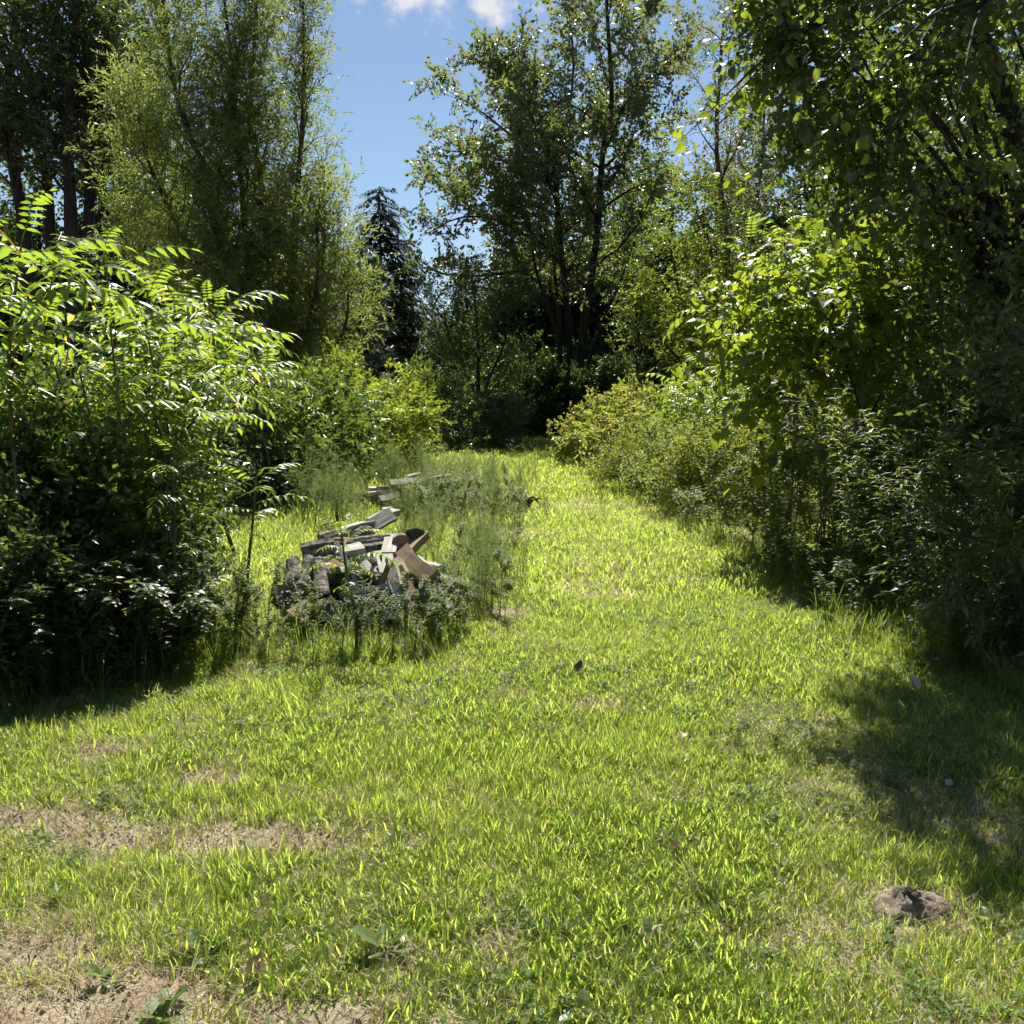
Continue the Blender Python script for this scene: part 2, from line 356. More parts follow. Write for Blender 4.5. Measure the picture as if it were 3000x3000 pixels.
def realize(tpl, P, R, S, I=None, rg=None):
    """Copies of templates (V,T,v) at points P with rotations R and sizes S, as one set of arrays."""
    n = len(P); S = np.broadcast_to(S, n)
    if I is None: I = (rg or np.random.default_rng(0)).integers(0, len(tpl), n)
    Vs, Ts, vs, ofs = [], [], [], 0
    sh = (rg or np.random.default_rng(1)).uniform(0, 1, n)
    for k, (V, T, v) in enumerate(tpl):
        q = np.where(I == k)[0]
        if not len(q): continue
        W = np.einsum('nij,vj->nvi', R[q]*S[q][:, None, None], V) + P[q][:, None, :]
        Vs.append(W.reshape(-1, 3)); Ts.append((T[None] + (np.arange(len(q))*len(V))[:, None, None]).reshape(-1, 3) + ofs)
        vs.append(((v[None]*.75 + sh[q][:, None]*.25)).ravel()); ofs += W.shape[0]*W.shape[1]
    return np.concatenate(Vs), np.concatenate(Ts), np.concatenate(vs)

def path_from(p, d, L, n, up, wig, rg):
    pts = [np.array(p, float)]; d = unit(d)
    for i in range(n):
        d = unit(d + np.array([0, 0, up/n]) + rg.normal(0, wig, 3)); pts.append(pts[-1] + d*L/n)
    return np.array(pts)
def along(P, t):
    x = t*(len(P)-1); a = int(min(max(x, 0), len(P)-2)); return P[a] + (P[a+1]-P[a])*(x-a), unit(P[a+1]-P[a])

def grow(stems, n, t0, length, elev, rg, sub=6, step=.35, wig=.12, up=.35, twig_len_jit=.6, sub_len=.45, az_bias=None, min_sub=.25, rad_k=.45):
    """Branches out of stems [(pts, r0, r1)]. Returns [(tubes of one branch)], twig points, twig directions."""
    out, TP, TD = [], [], []
    for pts, r0, r1 in stems:
        pts = np.asarray(pts)
        a0 = rg.uniform(0, 6.28)
        for k in range(n):
            t = t0 + (1-t0)*((k + rg.uniform())/n)
            p, ax = along(pts, t); az = a0 + k*2.4 + rg.normal(0, .3)
            e = elev(t) + rg.normal(0, .12)
            d = np.array([math.cos(az)*math.cos(e), math.sin(az)*math.cos(e), math.sin(e)])
            if az_bias is not None: d = d + az_bias
            d = unit(d + ax*.25)
            L = length(t)*rg.uniform(.65, 1.15)
            B = path_from(p, d, L, 6, up, wig, rg)
            rb = min((r0 + (r1-r0)*t)*rad_k, .012 + L*.018)
            one = [(B, np.linspace(rb, rb*.18, len(B)), 5)]
            m = max(2, int(sub*L/2.5 + rg.uniform()))
            for j in range(m):
                s = .18 + .8*(j + rg.uniform())/m
                q, bx = along(B, s)
                d2 = unit(bx + rg.normal(0, .55, 3) + np.array([0, 0, .15]))
                L2 = max(min_sub, L*sub_len*(1.05-s*.65)*rg.uniform(.6, 1.2))
                B2 = path_from(q, d2, L2, 3, up*.6, wig*1.3, rg)
                one.append((B2, np.linspace(rb*.4*(1-s*.5), rb*.08, len(B2)), 3))
                for u in np.arange(.25*step, L2, step):
                    w, wx = along(B2, min(.999, u/L2)); TP.append(w); TD.append(wx + rg.normal(0, twig_len_jit, 3))
                TP.append(B2[-1]); TD.append(unit(B2[-1]-B2[-2]) + rg.normal(0, .25, 3))
            for u in np.arange(L*.45, L, step):
                w, wx = along(B, min(.999, u/L)); TP.append(w); TD.append(wx + rg.normal(0, twig_len_jit, 3))
            out.append(one)
        TP.append(pts[-1]); TD.append(unit(pts[-1]-pts[-2]))
    return out, np.array(TP), np.array(TD)

def stem_tri(kit, stems, sides=9):
    for pts, r0, r1 in stems:
        n = len(pts); r = r0 + (r1-r0)*np.linspace(0, 1, n)**.8
        r[0] *= 1.35
        tube(kit, pts, r, sides)

def place(root_loc, V): return V - np.asarray(root_loc)[None]

def plant_tree(name, label, cat, base, stems, grown, leaves, leaf_m, bark_m, group=None, crown_name='crown', one_branch_part=False):
    root = thing(name, label, cat, base, 0, group)
    b = np.asarray(base, float)
    k = Kit(); stem_tri(k, [(np.asarray(p)-b, r0, r1) for p, r0, r1 in stems]); link('trunk', k.mesh('trunk', bark_m, True), root)
    kk = Kit()
    for one in grown:
        k = kk if one_branch_part else Kit()
        for pts, rad, sd in one: tube(k, pts-b, rad, sd)
        if not one_branch_part: link('branch', k.mesh('branch', bark_m, True), root)
    if one_branch_part and kk.n: link('limb', kk.mesh('limb', bark_m, True), root)
    V, T, v = leaves
    tag(link(crown_name, mesh_of(crown_name, V - b, T, leaf_m, v), root), None, None, kind='stuff')
    return root

UP = np.array([0, 0, 1.])
def leaves_on(TP, TD, tpl, rg, s0=.75, s1=1.25, tilt=.5, droop=0.0, keep=None):
    D = unit(TD) + np.array([0, 0, -droop]); R = frames(D, UP + rg.normal(0, tilt, (len(TP), 3)))
    return realize(tpl, TP, R, rg.uniform(s0, s1, len(TP)), None, rg)

# ------------------------------------------------------------------ trees
def stem_px(pxs, Y, r0, r1, dy=0.0):
    """Stem through picture points (px, py) in the plane at depth Y, foot brought to the ground."""
    P = [at(px, py, Y + dy*i) for i, (px, py) in enumerate(pxs)]
    foot = P[0].copy(); foot[2] = -.05
    if P[0][2] > .3: P = [foot] + P
    else: P[0] = foot
    return smooth_path(P, 5), r0, r1

def build_maple():
    rg = np.random.default_rng(11); Y = 36
    tpl = [twig(100+i, 17, .66, .145, .12, 'diamond', 1.1, .3, .16, .6, .3) for i in range(7)]
    base = at(1680, 1150, Y); base[2] = 0
    stems = [stem_px([(1692, 1150), (1712, 950), (1748, 700), (1766, 450), (1792, 300), (1780, 60), (1770, -160)], Y, .21, .05),
             stem_px([(1676, 1150), (1662, 900), (1640, 700), (1626, 520), (1590, 400), (1530, 300), (1490, 220)], Y, .17, .04, -.12),
             stem_px([(1660, 1150), (1622, 950), (1570, 790), (1545, 640), (1480, 520)], Y, .12, .03, -.3),
             stem_px([(1700, 1150), (1762, 950), (1820, 820), (1860, 700)], Y, .11, .03, .3),
             stem_px([(1640, 1150), (1640, 950), (1625, 760), (1640, 500), (1680, 200), (1650, -80)], Y, .12, .03, .35)]
    G, P, D = [], [], []
    for st, n, L, t0 in zip(stems, (20, 17, 11, 6, 13), (4.3, 3.6, 3.6, 1.8, 3.6), (.3, .34, .38, .45, .38)):
        g, p, d = grow([st], n, t0, lambda t: L*(1.0 if t < .55 else max(.45, 1.0-(t-.55)*1.2)), lambda t: .05 + .75*t, rg, 7, .37, .10, .30, az_bias=np.array([-.12, 0, 0]))
        G += g; P.append(p); D.append(d)
    # the long level limb reaching left low on the tree
    lim = (smooth_path([at(1560, 790, Y-.6), at(1480, 800, Y-1), at(1390, 808, Y-1.4), at(1290, 800, Y-1.8), at(1240, 770, Y-2)], 4), .07, .015)
    g, p, d = grow([lim], 11, .25, lambda t: 1.3, lambda t: .25, rg, 5, .42, .1, .2); G += g + [[(lim[0], np.linspace(.07, .015, len(lim[0])), 5)]]; P.append(p); D.append(d)
    lim = (smooth_path([at(1560, 700, Y-.6), at(1440, 640, Y-1.2), at(1340, 640, Y-1.6), at(1240, 690, Y-2)], 4), .06, .015)
    g, p, d = grow([lim], 12, .25, lambda t: 1.4, lambda t: .3, rg, 5, .42, .1, .2); G += g + [[(lim[0], np.linspace(.06, .015, len(lim[0])), 5)]]; P.append(p); D.append(d)
    for pxs in ([(1635, 560), (1500, 480), (1380, 450), (1290, 440)], [(1625, 520), (1500, 400), (1400, 320), (1320, 270)], [(1640, 640), (1500, 570), (1380, 540), (1285, 560)], [(1760, 500), (1850, 420), (1935, 370)], [(1790, 300), (1880, 240), (1960, 200)], [(1780, 120), (1860, 60), (1940, 30)], [(1750, 620), (1840, 560), (1910, 530)], [(1600, 700), (1480, 650), (1350, 600), (1300, 500)]):
        dq = rg.uniform(-1.5, 1.5); lim = (smooth_path([at(px, py, Y + dq*q*.33) for q, (px, py) in enumerate(pxs)], 4), .06, .015)
        g, p, d = grow([lim], 9, .2, lambda t: 1.4, lambda t: .35, rg, 6, .42, .1, .25); G += g + [[(lim[0], np.linspace(.06, .015, len(lim[0])), 5)]]; P.append(p); D.append(d)
    P, D = np.concatenate(P), np.concatenate(D)
    plant_tree('maple_tree', 'tall multi-stemmed maple with dark trunks at the end of the grass path', 'tree', base, stems, G, leaves_on(P, D, tpl, rg), 'maple', 'dark_bark')
    return len(P)
build_maple()

def build_willow():
    rg = np.random.default_rng(21); Y = 22
    tpl = [twig(200+i, 22, .66, .115, .032, 'diamond', .7, .35, .16, .5, .3, .2) for i in range(8)]
    base = at(800, 1150, Y); base[2] = 0
    specs = [([(830, 1150), (700, 880), (640, 700), (600, 500), (530, 330), (490, 120), (470, -80)], .15, 1.7, -.10),
             ([(815, 1150), (730, 800), (710, 560), (690, 400), (680, 200), (650, -60)], .12, 1.5, .12),
             ([(845, 1150), (860, 850), (868, 600), (885, 380), (890, 180), (888, 0)], .12, 1.05, 0),
             ([(830, 1150), (790, 800), (760, 500), (735, 300), (750, 60), (745, -100)], .12, 1.35, .2),
             ([(800, 1150), (600, 820), (500, 620), (430, 460), (400, 300)], .10, 1.9, .1),
             ([(870, 1150), (930, 900), (950, 720), (950, 600)], .08, 1.0, -.1),
             ([(890, 1150), (980, 1020), (1015, 940), (1020, 860)], .07, .8, -.2),
             ([(780, 1150), (560, 930), (430, 800), (380, 680)], .08, 1.7, .25),
             ([(860, 1150), (900, 980), (930, 800), (925, 620)], .07, 1.1, -.35),
             ([(840, 1150), (740, 1000), (660, 900), (620, 780)], .07, 1.3, -.4)]
    stems, G, P, D = [], [], [], []
    for pxs, r, L, dy in specs:
        st = stem_px(pxs, Y, r, .025, dy); stems.append(st)
        tall = st[0][-1][2]
        g, p, d = grow([st], int(7 + tall*3.6), .16, lambda t: L*(1.0 if t < .6 else max(.4, 1-(t-.6)*1.3)), lambda t: .45 + .35*t, rg, 9, .19, .20, .5, .55)
        G += g; P.append(p); D.append(d)
    P, D = np.concatenate(P), np.concatenate(D)
    plant_tree('willow_tree', 'broad olive green willow with many wavy upright stems', 'tree', base, stems, G, leaves_on(P, D, tpl, rg, .75, 1.3, .7), 'willow', 'willow_bark')
    return len(P)
build_willow()

def build_dark_trees():
    """Tall shaded trees at the far left; each its own trunk and crown."""
    tpl = [twig(300+i, 14, .7, .15, .10, 'diamond', 1.1, .3, .2, .7, .3) for i in range(6)]
    specs = [([(75, 720), (52, 560), (15, 380), (-40, 180), (-80, -60), (-100, -300)], .26, 31, 'leaning dark trunk nearest the left picture edge among the tall shaded trees'),
             ([(150, 720), (140, 560), (120, 430), (62, 300), (10, 160), (-20, -100)], .24, 33, 'dark tall tree with its trunk bending left above the sumac'),
             ([(212, 720), (205, 560), (200, 400), (212, 200), (228, 0), (220, -300)], .27, 30, 'tallest straight dark tree with thick trunk behind the sumac thicket'),
             ([(262, 720), (265, 520), (258, 300), (245, 60), (255, -200)], .24, 32, 'straight dark trunk second from the willow in the shaded trees'),
             ([(300, 720), (306, 460), (322, 330), (342, 200), (330, 20)], .16, 33, 'slender dark tree forking right beside the willow crown'),
             ([(-260, 720), (-250, 400), (-230, 100), (-220, -250)], .26, 32, 'dark tree whose crown alone shows at the top left corner')]
    for i, (pxs, r, Y, lab) in enumerate(specs):
        rg = np.random.default_rng(310+i)
        st = stem_px(pxs, Y, r, .05, .1)
        g, p, d = grow([st], 24, .30, lambda t: 2.7*(1 if t < .7 else 1-(t-.7)*1.3), lambda t: .35 + .5*t, rg, 7, .42, .12, .35)
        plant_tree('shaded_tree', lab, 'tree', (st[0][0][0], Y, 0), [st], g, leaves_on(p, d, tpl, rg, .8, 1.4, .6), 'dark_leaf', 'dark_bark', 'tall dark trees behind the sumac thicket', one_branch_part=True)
build_dark_trees()

def build_side_trees():
    rg = np.random.default_rng(41)
    tpl = [twig(400+i, 15, .55, .11, .055, 'diamond', 1.0, .3, .2, .6, .3) for i in range(6)]
    # pale tree behind the mulberry
    Y = 26
    st = [stem_px([(2135, 1150), (2132, 900), (2128, 690), (2100, 450), (2110, 200), (2120, 60)], Y, .13, .03),
          stem_px([(2150, 1150), (2180, 800), (2230, 500), (2240, 250)], Y, .10, .03, .3)]
    g, p, d = grow(st, 20, .35, lambda t: 1.7*(1 if t < .7 else 1-(t-.7)*1.6), lambda t: .35+.5*t, rg, 8, .3, .14, .4)
    plant_tree('pale_tree', 'pale grey green tree with small leaves right of the maple', 'tree', (st[0][0][0][0], Y, 0), st, g, leaves_on(p, d, tpl, rg), 'pale_leaf', 'bark')
    # yellow-green tree in sun below it
    Y = 23
    st = [stem_px([(2060, 1150), (2040, 1000), (1990, 850), (1960, 700)], Y, .09, .02), stem_px([(2080, 1150), (2100, 950), (2080, 720), (2040, 620)], Y, .09, .02, .2),
          stem_px([(2050, 1150), (1960, 1020), (1880, 930)], Y, .06, .02, -.2), stem_px([(2090, 1150), (2170, 980), (2190, 800)], Y, .06, .02, .2)]
    g, p, d = grow(st, 14, .22, lambda t: 1.35*(1 if t < .7 else 1-(t-.7)*1.5), lambda t: .2+.5*t, rg, 9, .26, .14, .3)
    plant_tree('yellow_green_tree', 'sunlit yellow green tree with low spreading crown right of the maple trunks', 'tree', (st[0][0][0][0], Y, 0), st, g, leaves_on(p, d, tpl, rg), 'green_leaf', 'bark')
    # leafy understorey tree left of the maple trunks, lit from behind
    Y = 33
    st = [stem_px([(1400, 1150), (1400, 1000), (1390, 860)], Y, .10, .03), stem_px([(1420, 1150), (1480, 1000), (1490, 880)], Y, .08, .02, .2), stem_px([(1390, 1150), (1320, 1000), (1300, 900)], Y, .08, .02, -.2)]
    g, p, d = grow(st, 15, .2, lambda t: 1.9, lambda t: .2+.4*t, rg, 8, .3, .14, .2)
    plant_tree('understorey_tree', 'low green tree under the maple crown left of its trunks', 'tree', (st[0][0][0][0], Y, 0), st, g, leaves_on(p, d, tpl, rg), 'understorey', 'dark_bark')
    Y = 39
    st = [stem_px([(1880, 1150), (1870, 950), (1850, 800), (1860, 700)], Y, .12, .03), stem_px([(1900, 1150), (1950, 950), (1960, 820)], Y, .10, .03, .2)]
    g, p, d = grow(st, 17, .2, lambda t: 2.2, lambda t: .2+.4*t, rg, 7, .34, .14, .2)
    plant_tree('understorey_tree', 'low dark green tree behind the maple right of its trunks', 'tree', (st[0][0][0][0], Y, 0), st, g, leaves_on(p, d, tpl, rg), 'understorey', 'dark_bark')
build_side_trees()

def build_conifers():
    rg = np.random.default_rng(51)
    def spray(seed, n, L, nl, w, dn):
        r = np.random.default_rng(seed); k = Kit()
        for i in range(n):
            t = r.uniform(0, 1); a = r.uniform(0, 6.28); d = np.array([.5+.5*r.uniform(), math.cos(a)*.6, math.sin(a)*.5-dn])
            R = frames(d[None], UP)[0]; V, T = leaf(nl*r.uniform(.7, 1.2), w, 'diamond', .1, .1); k.add(V @ R.T + np.array([t*L, 0, -dn*t*t*L]), T, r.uniform())
        return k.arrays()
    tpl = [spray(500+i, 26, .5, .16, .05, .35) for i in range(4)]
    def spruce(px, top, Y, w, label, name='spruce_tree', tp=tpl, mat='needle', seed=1, up=-.25, whorl=.38):
        r = np.random.default_rng(seed)
        tp_ = at(px, top, Y); H = tp_[2]; base = np.array([tp_[0], Y, 0.0])
        st = (np.array([base + (0, 0, H*t) for t in np.linspace(0, 1, 10)]), .16, .01)
        G, P, D = [], [], []
        z = .5
        while z < H-.15:
            L = w*(1-z/H)**.85*1.05 + .12
            for k in range(9 if L > .5 else 5):
                a = r.uniform(0, 6.28); d = np.array([math.cos(a), math.sin(a), .10])
                B = path_from(base + (0, 0, z + r.uniform(-.1, .1)), d, L*r.uniform(.75, 1.12), 4, up, .06, r)
                G.append([(B, np.linspace(.02, .005, 5), 3)])
                for u in np.linspace(.2, 1, max(2, int(L/.2))):
                    p, x = along(B, min(u, .99)); P.append(p); D.append(x + r.normal(0, .45, 3)*np.array([1, 1, .25]))
            z += whorl*(.55 + .45*(1-z/H))
        P, D = np.array(P), np.array(D)
        plant_tree(name, label, 'tree', base, [st], G, leaves_on(P, D, tp, r, .8, 1.35, .2), mat, 'dark_bark', crown_name='foliage', one_branch_part=True)
    spruce(1112, 545, 38, 2.7, 'dark spiky spruce in the sky gap right of the willow', seed=3)
    spruce(1160, 760, 43, 2.2, 'lower dark spruce behind the pointed one in the gap', seed=4)
    spruce(1500, 820, 46, 3.0, 'dark conifer deep in shade behind the maple trunks', seed=5)
    tpl2 = [spray(520+i, 34, .45, .24, .03, .0) for i in range(4)]
    spruce(1055, 740, 27, .95, 'soft grey green pine between willow and dark spruce', 'pine_tree', tpl2, 'pine_needle', 6, .35, .45)
build_conifers()

def build_woodland():
    """Row of dense trees closing the view; one shape, copied and turned."""
    rg = np.random.default_rng(61)
    tpl = [twig(600+i, 15, .95, .22, .15, 'diamond', 1.1, .3, .2, .7, .3) for i in range(5)]
    st = [(smooth_path([(0, 0, -.05), (.1, .1, 3), (-.1, .2, 6.5), (.1, 0, 11)], 5), .22, .04), (smooth_path([(0, 0, -.05), (.6, -.2, 3), (1.2, -.1, 7.5)], 5), .14, .03)]
    g, p, d = grow(st, 30, .05, lambda t: 3.1*(1 if t < .5 else 1-(t-.5)*1.3), lambda t: .05+.7*t, rg, 6, .5, .12, .3)
    L = leaves_on(p, d, tpl, rg, .8, 1.35, .6)
    spots = [(-420, 44, 1.15), (-200, 40, 1.1), (0, 46, 1.2), (160, 42, 1.0), (330, 44, 1.15), (480, 48, 1.2), (640, 40, .9), (800, 46, 1.0), (940, 44, .62), (1060, 50, .55), (1170, 48, .52),
             (1270, 46, .5), (1370, 50, .62), (1480, 52, .8), (1600, 48, .95), (1720, 47, 1.0), (1840, 50, 1.05), (1960, 44, 1.0), (2080, 46, 1.0), (2220, 40, 1.0), (2350, 34, .95), (2500, 30, .9),
             (2680, 26, .85), (2850, 30, 1.0), (3050, 26, 1.0), (3300, 32, 1.1), (2420, 44, 1.2), (2760, 42, 1.2)]
    root = None
    order = sorted(range(len(spots)), key=lambda i: spots[i][0])
    for i, (px, Y, s) in enumerate(spots):
        x = (px-1500)/FPX*Y
        where = ('behind the tall dark trees at far left' if px < 300 else 'behind the willow crown' if px < 900 else 'low in the sky gap beside the spruces' if px < 1320 else 'in the shade behind the maple trunks' if px < 1780 else
                 'behind the yellow green tree right of the maple' if px < 2150 else 'behind the right hand sumac row' if px < 2600 else 'behind the mulberry crown')
        lab = ('small' if s < .7 else 'tall' if s > 1.08 else 'dense') + ' dark woodland tree ' + where
        if root is None:
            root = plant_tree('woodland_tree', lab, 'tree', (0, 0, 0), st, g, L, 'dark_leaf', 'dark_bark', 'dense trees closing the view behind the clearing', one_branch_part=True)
            root.location = (x, Y, 0); root.scale = (s, s, s)
        else: copy_tree(root, (x, Y, 0), rg.uniform(0, 6.28), (s*rg.uniform(.9, 1.1), s*rg.uniform(.9, 1.1), s*rg.uniform(.9, 1.1)), lab)
build_woodland()

# ------------------------------------------------------------------ shrubs and thicket
def blob_points(rg, c, rad, n, clumps, clump_r, zmin=.05, shell=.55):
    """Points gathered in clumps through an ellipsoid, denser towards its skin; directions point outwards and up."""
    u = unit(rg.normal(0, 1, (clumps, 3))); rr = rg.uniform(shell, 1.0, (clumps, 1))**.8
    cc = u*rr*np.asarray(rad)
    k = rg.integers(0, clumps, n); P = cc[k] + rg.normal(0, clump_r, (n, 3))
    D = unit(P/np.asarray(rad)) + np.array([0, 0, .35]) + rg.normal(0, .55, (n, 3))
    P = P + np.asarray(c); ok = P[:, 2] > zmin
    return P[ok], D[ok], cc[:min(clumps, 14)] + np.asarray(c)

def shrub(name, label, base, r, h, tpl, mat, n, seed, group=None, stem='stem', cat='shrub', clumps=26, squash=1.0, stem_r=.014):
    rg = np.random.default_rng(seed); base = np.asarray(base, float)
    root = thing(name, label, cat, base, 0, group)
    c = np.array([0, 0, h*.52]); P, D, tips = blob_points(rg, c, (r, r*squash, h*.5), n, clumps, .16*max(r, h*.5))
    k = Kit()
    for t in tips[:12]:
        a = np.array([rg.normal(0, .06), rg.normal(0, .06), -.03]); mid = (a+t)*.5 + np.array([0, 0, .12*h]) + rg.normal(0, .05, 3)
        tube(k, smooth_path([a, mid, t], 4), np.linspace(stem_r, stem_r*.3, 9), 4)
    link('stem', k.mesh('stem', stem), root)
    V, T, v = leaves_on(P, D, tpl, rg, .75, 1.25, .5)
    tag(link('foliage', mesh_of('foliage', V, T, mat, v), root), None, None, kind='stuff')
    return root

SH_OVATE = [twig(700+i, 11, .34, .08, .045, 'simple', 1.0, .35, .15, .5, .3, .35, 0, .003) for i in range(6)]
SH_LANCE = [twig(720+i, 15, .36, .072, .026, 'simple', .8, .4, .15, .5, .3, .3, .1, .003) for i in range(6)]
SH_SMALL = [twig(740+i, 13, .26, .045, .028, 'diamond', 1.0, .3, .15, .6, .3, .35, 0, .002) for i in range(6)]
SH_MULB = [twig(760+i, 14, .40, .072, .054, 'oval', 1.0, .4, .14, .55, .22, .1, .35, .004) for i in range(6)]
SH_WIDE = [twig(790+i, 14, .6, .16, .11, 'diamond', 1.0, .35, .15, .6, .3) for i in range(5)]
SH_FAR = [twig(780+i, 14, .40, .10, .065, 'diamond', 1.0, .35, .15, .6, .3) for i in range(6)]

def X(px, Y): return (px-1500)/FPX*Y
def build_shrubs():
    S = lambda *a, **k: shrub(*a, **k)
    # understorey of the left thicket
    L = [(-90, 5.6, .7, 1.25), (120, 6.0, .7, 1.2), (240, 6.4, .6, 1.15), (340, 6.9, .45, .9), (230, 7.6, .9, 1.5), (410, 8.8, .5, 1.1), (30, 7.2, .9, 1.6), (330, 8.9, .9, 1.5), (-250, 6.6, 1.0, 2.0)]
    lab = ['low leafy shrub at the left picture edge beneath the sumac', 'leafy shrub in deep shade below the left sumac stems', 'dark leafy shrub left of the lone sumac sapling', 'shrub with sunlit leaves directly behind the lone sumac sapling',
           'tall leafy shrub inside the left thicket under the highest fronds', 'dark shrub behind the two thin sumac saplings', 'tall leafy shrub at the left edge inside the thicket',
           'leafy shrub deep in the left thicket under the middle fronds', 'leafy shrub cut off by the left picture edge']
    for i, ((px, Y, r, h), lb) in enumerate(zip(L, lab)):
        S('leafy_shrub', lb, (X(px, Y), Y, 0), r, h, SH_OVATE if i % 3 else SH_SMALL, 'shrub_leaf', 520 if i % 3 else 800, 1000+i, 'shrubs under the sumac on the left')
    R = [(790, 13.8, 1.0, 1.5, 'dark shrub below the willow, left of the feathery weeds'), (900, 15.5, 1.1, 1.5, 'shaded shrub under the willow stems'), (1010, 18.5, 1.2, 1.8, 'sunlit shrub at the foot of the willow on its right side'),
         (1110, 20, 1.1, 1.7, 'yellow green shrub between willow and the bright round shrub'), (690, 15, 1.4, 1.8, 'dark shrub in the shade behind the left thicket'), (560, 13, 1.4, 1.9, 'tall dark shrub behind the left sumac clump'),
         (870, 19, 1.5, 2.0, 'shrub filling the shade at the willow foot')]
    for i, (px, Y, r, h, lb) in enumerate(R):
        S('leafy_shrub', lb, (X(px, Y), Y, 0), r, h, SH_FAR, 'green_leaf' if i in (2, 3) else 'shrub_leaf', 560, 1030+i, 'shrubs around the willow foot')
    for i, (px, Y, r, h, lb) in enumerate([(1590, 34.6, 1.3, 1.9, 'dark shrub in deep shade left of the maple foot'), (1700, 34.8, 1.3, 2.1, 'dark shrub in deep shade before the maple foot'), (1480, 36, 1.5, 2.2, 'dark shrub under the low limbs left of the maple'), (1800, 36, 1.6, 2.3, 'dark shrub in shade right of the maple foot'), (1560, 41, 2.0, 3.4, 'tall dark shrub behind the maple to its left'), (1720, 42, 2.0, 3.4, 'tall dark shrub straight behind the maple trunks')]):  # dark shrubs added to hide lit ground where deep shade belongs
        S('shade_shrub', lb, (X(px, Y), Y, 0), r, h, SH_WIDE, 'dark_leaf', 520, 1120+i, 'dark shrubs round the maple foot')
    S('round_shrub', 'bright green round shrub at the far end of the clearing', (X(1290, 24.5), 24.5, 0), 1.05, 2.0, SH_FAR, 'shrub_leaf', 520, 1050)
    S('round_shrub', 'small dark shrub beside the bright round shrub at the path end', (X(1465, 26), 26, 0), .75, 1.35, SH_FAR, 'shade_leaf', 330, 1051)
    S('round_shrub', 'low pale shrub between feathery weeds and bright round shrub', (X(1165, 21.5), 21.5, 0), .6, 1.1, SH_FAR, 'weed_leaf', 200, 1052)
    Yl = [(1770, 21, .8, 1.15, 'yellowing shrub farthest along the right side of the path'), (1850, 19, .9, 1.45, 'yellow tinged shrub with tall wands right of the path'), (1960, 17.5, .95, 1.4, 'yellow and orange tinged shrub in the middle of the right bank'),
          (2050, 15.8, .9, 1.35, 'yellowing shrub left of the big bright mulberry leaves'), (1880, 15.0, .6, .75, 'low yellowish shrub at the path edge right of the grass'), (2010, 13.4, .7, .85, 'low pale shrub in front of the yellowing bank'),
          (2120, 12.4, .8, 1.05, 'yellow green shrub beneath the bright mulberry sapling')]
    for i, (px, Y, r, h, lb) in enumerate(Yl):
        S('yellowing_shrub', lb, (X(px, Y), Y, 0), r, h, SH_FAR if i < 4 else SH_SMALL, 'yellow_leaf' if i not in (3, 5) else 'weed_leaf', 330 if i < 4 else 700, 1060+i, 'yellowing shrubs right of the path')
    # right thicket
    T = [(2790, 8.4, .7, 1.5, 'lance leaved dark shrub right of the mulberry stem'), (2950, 7.4, .7, 1.7, 'tall dark shrub by the right picture edge'), (3080, 6.2, .8, 2.0, 'dark shrub partly outside the right picture edge'), (2680, 10.2, .9, 1.5, 'shaded shrub behind the mulberry sapling'),
         (2880, 9.8, 1.0, 2.5, 'tallest shaded shrub in the right thicket'), (2990, 8.6, 1.1, 2.9, 'tall shrub deep in the right thicket at the edge'), (3020, 5.5, .5, 1.0, 'low dark shrub at the right edge above the shaded lawn'),
         (2330, 13.5, 1.1, 1.7, 'shaded shrub behind the right weeds near the sumac'), (3250, 7.4, 1.1, 2.6, 'shrub cut off by the right picture edge')]
    for i, (px, Y, r, h, lb) in enumerate(T):
        S('thicket_shrub', lb, (X(px, Y), Y, 0), r, h, SH_OVATE if i % 2 else SH_LANCE, 'shade_leaf', 560 if h > 1.5 else 300, 1080+i, 'shrubs of the right thicket')
build_shrubs()

# ------------------------------------------------------------------ mulberry: tree over the right side and sapling with big bright leaves
LEAF_MESH = {}
def big_leaf(kind, i):
    key = (kind, i)
    if key not in LEAF_MESH:
        rg = np.random.default_rng(900+i); V, T = leaf(1.0, .82, 'heart', rg.uniform(.08, .3), rg.uniform(.15, .5))
        V = V.copy(); V[:, 2] += .04*np.sin(V[:, 0]*7+i)*np.abs(V[:, 1])*2
        k = Kit(); k.add(V + np.array([.25, 0, 0]), T, rg.uniform()); tube(k, [(0, 0, 0), (.13, 0, .02), (.25, 0, 0)], .012, 3, .9)
        LEAF_MESH[key] = k.mesh('leaf', kind)
    return LEAF_MESH[key]
def leaf_objects(root, P, D, sizes, kind, rg, tilt=.4, nvar=6):
    R = frames(D, UP + rg.normal(0, tilt, (len(P), 3)))
    for p, r, s in zip(P, R, sizes):
        o = link('leaf', big_leaf(kind, int(rg.integers(0, nvar))), root)
        m = Matrix([[*r[0], p[0]], [*r[1], p[1]], [*r[2], p[2]], [0, 0, 0, 1]]) @ Matrix.Scale(s, 4)
        o.matrix_basis = m

